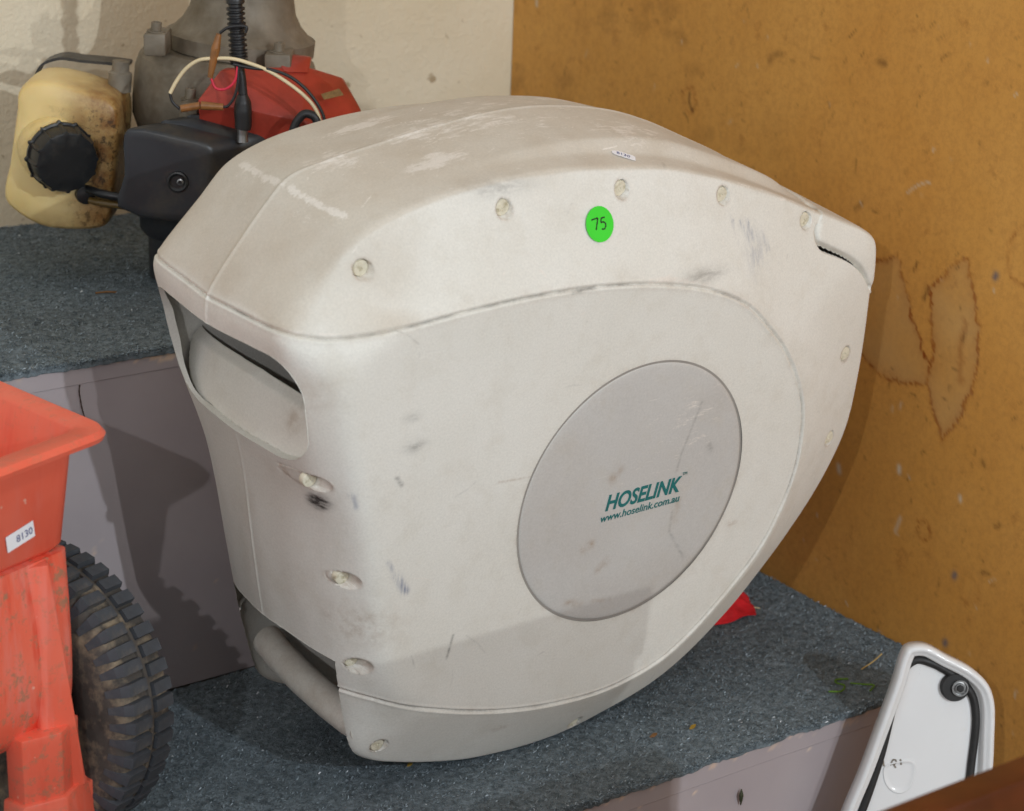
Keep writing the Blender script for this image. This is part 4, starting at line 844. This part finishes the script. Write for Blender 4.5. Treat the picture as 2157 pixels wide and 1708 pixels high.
tube('connector', Z([(-.265,.615),(-.268,.602)], 2.04), [.0026, .0042], M_conn, eng, 10, 1); tube('connector', Z([(-.268,.602),(-.271,.588),(-.274,.574)], 2.04), [.0044, .0036, .0026], M_conn, eng, 10, 2)
tube('pink_wire', Z([(-.273,.573),(-.269,.564),(-.261,.563),(-.254,.567),(-.250,.573),(-.248,.585)], 2.04), .0013, M_pink, eng, 8)
tube('black_wire', Z([(-.264,.616),(-.257,.621),(-.246,.623),(-.239,.622),(-.240,.617)], 2.04), .0015, M_blackw, eng, 8)
tube('breather_tube', Z([(-.198,.500),(-.1975,.518),(-.196,.526),(-.192,.535),(-.185,.5415),(-.176,.539),(-.172,.528)], 2.04), .0042, M_blackw, eng, 10)
tube('fuel_line', [E_(-.402, 2.085, .452), E_(-.385, 2.075, .450), E_(-.36, 2.075, .446)], .0042, M_cap, eng, 10); tube('fuel_line', [E_(-.40, 2.085, .441), E_(-.385, 2.078, .440), E_(-.36, 2.075, .438)], .0036, simple('brown_hose', srgb(92, 72, 36), .3), eng, 10)
lathe('line_grommet', [(.011, -.004), (.012, 0), (.009, .012), (.004, .013)], M_cap, eng, 20, E_(-.407, 2.10, .445), (.2, -1, 0))
# strap handle behind the tank
sp = catmull(np.array([(-.474,.530),(-.470,.543),(-.463,.5535),(-.452,.559),(-.441,.561),(-.424,.559),(-.393,.557),(-.376,.555)]), 5, False); V = []
for (h, z) in sp: V += [E_(h, 2.185, z-.0015), E_(h, 2.215, z-.0015), E_(h, 2.215, z+.0015), E_(h, 2.185, z+.0015)]
F = [(4*i+j, 4*i+(j+1) % 4, 4*i+4+(j+1) % 4, 4*i+4+j) for i in range(len(sp)-1) for j in range(4)]+[(3, 2, 1, 0), tuple(4*len(sp)-4+j for j in range(4))]
mesh('strap', V, F, M_black, eng, True, 30)
M_straw = simple('dry_straw', srgb(196, 168, 108), .7)
st = empty('straw', E_(0, 0, 0)); st.matrix_world = eng.matrix_world.copy(); tag(st, 'bent dry straw lying on top of the black air box', 'straw')
tube('stalk', [E_(-.293, 2.085, .5225), E_(-.280, 2.085, .5215), E_(-.266, 2.088, .5195)], .0007, M_straw, st, 6); tube('stalk', [E_(-.266, 2.088, .5195), E_(-.280, 2.08, .5185), E_(-.293, 2.075, .5185)], .0007, M_straw, st, 6)

# ------------------------------------------------------------------ red cloth under the reel, threads and bits on the carpet
M_cloth = simple('red_cloth', srgb(206, 20, 30), .85, .2, 60, bump=.5, bscale=500, dirt=srgb(190, 150, 140), dscale=40, damt=(.66, .8))
gx, gy = 60, 46; X, Y = np.meshgrid(np.linspace(0, 1, gx), np.linspace(0, 1, gy), indexing='ij')
PX = 1.375+(.085+.040*Y)*X+.003*np.sin(7*Y); PY = 1.556+.085*Y-.006*X+.003*np.sin(9*X)
PZ = .024*(1-X**6)*(.35+.65*np.sin(pi*np.clip(Y, 0, .75)/1.5))+  .0036*np.sin(30*(X*.35+Y)+1.5*np.sin(4*X))*np.clip(4*Y, 0, 1)+.0012*np.sin(55*(Y*.8+X*.3))
PZ = np.maximum(PZ, 0)*np.clip(Y*8, .1, 1)+.0014
idx = np.arange(gx*gy).reshape(gx, gy); F = np.stack([idx[:-1, :-1], idx[1:, :-1], idx[1:, 1:], idx[:-1, 1:]], -1).reshape(-1, 4)
cl = mesh('red_cloth', np.stack([PX, PY, PZ], -1).reshape(-1, 3), F, M_cloth); tag(cl, 'crumpled bright red cloth poking out from under the housing', 'cloth')
md = cl.modifiers.new('thick', 'SOLIDIFY'); md.thickness = .0012
fr = tube('white_thread', [(1.458, 1.561, .002), (1.463, 1.565, .003), (1.469, 1.564, .002), (1.473, 1.560, .0015)], .0009, M_cream, None, 8); tag(fr, 'short frayed white thread beside the red cloth', 'thread')
M_gthread = simple('green_thread', srgb(84, 120, 30), .8, .2, 200)
gt = tube('green_thread', [(1.399,1.376,.0015),(1.410,1.370,.0015),(1.421,1.377,.002),(1.419,1.386,.0015),(1.423,1.391,.0015),(1.435,1.386,.0015)], .0010, M_gthread, None, 6); tag(gt, 'curly green thread shaped like an S on the lower carpet', 'thread')
gt = tube('green_thread', [(1.430,1.378,.0015),(1.438,1.370,.0015),(1.446,1.361,.002),(1.441,1.358,.0015),(1.435,1.355,.0015)], .0010, M_gthread, None, 6); tag(gt, 'bent green thread on the carpet nearest the white lid', 'thread')
M_twig = simple('brown_twig', srgb(120, 84, 48), .8, .2, 100)
def twig(pts, r_, mat, name, label, cat):
    o = tube(name, pts, r_, mat, None, 6); tag(o, label, cat)
twig([(.880, 1.905, UZ+.001), (.890, 1.900, UZ+.002), (.899, 1.897, UZ+.001)], .0010, M_twig, 'twig', 'short brown twig on the upper carpet at left', 'twig')
twig([(1.462, 1.395, .001), (1.480, 1.398, .003), (1.500, 1.405, .004)], .0007, M_straw, 'twig', 'pale thin twig on the carpet beside the plywood panel', 'twig')
twig([(1.258, FY-.002, -.047), (1.2565, FY-.004, -.052), (1.2575, FY-.003, -.058), (1.2585, FY-.002, -.064)], [.0006, .0022, .0016, .0005], simple('dead_leaf', srgb(52, 56, 30), .8), 'dead_leaf', 'tiny dark shrivelled leaf stuck on the front riser', 'leaf')
M_flake = simple('leaf_flake', srgb(150, 120, 40), .8, .3, 100)
for k, (x, y, lab_) in enumerate(((.974, 1.477, 'yellowish leaf flake on the carpet below the housing'), (1.238, 1.392, 'yellow leaf flake on the carpet right of the housing'), (1.196, 1.399, 'small brown leaf flake on the carpet right of the housing'))):
    o = loft('leaf_flake', [[(x+s*.0035*cos(a)*(1+.3*sin(2*a+k)), y+s*.0025*sin(a), .0015+.0012*cos(a)+z) for a in np.linspace(0, 2*pi, 9, endpoint=False)] for s, z in ((1, 0), (.9, .0006))], M_flake if k != 2 else M_twig); tag(o, lab_, 'leaf')
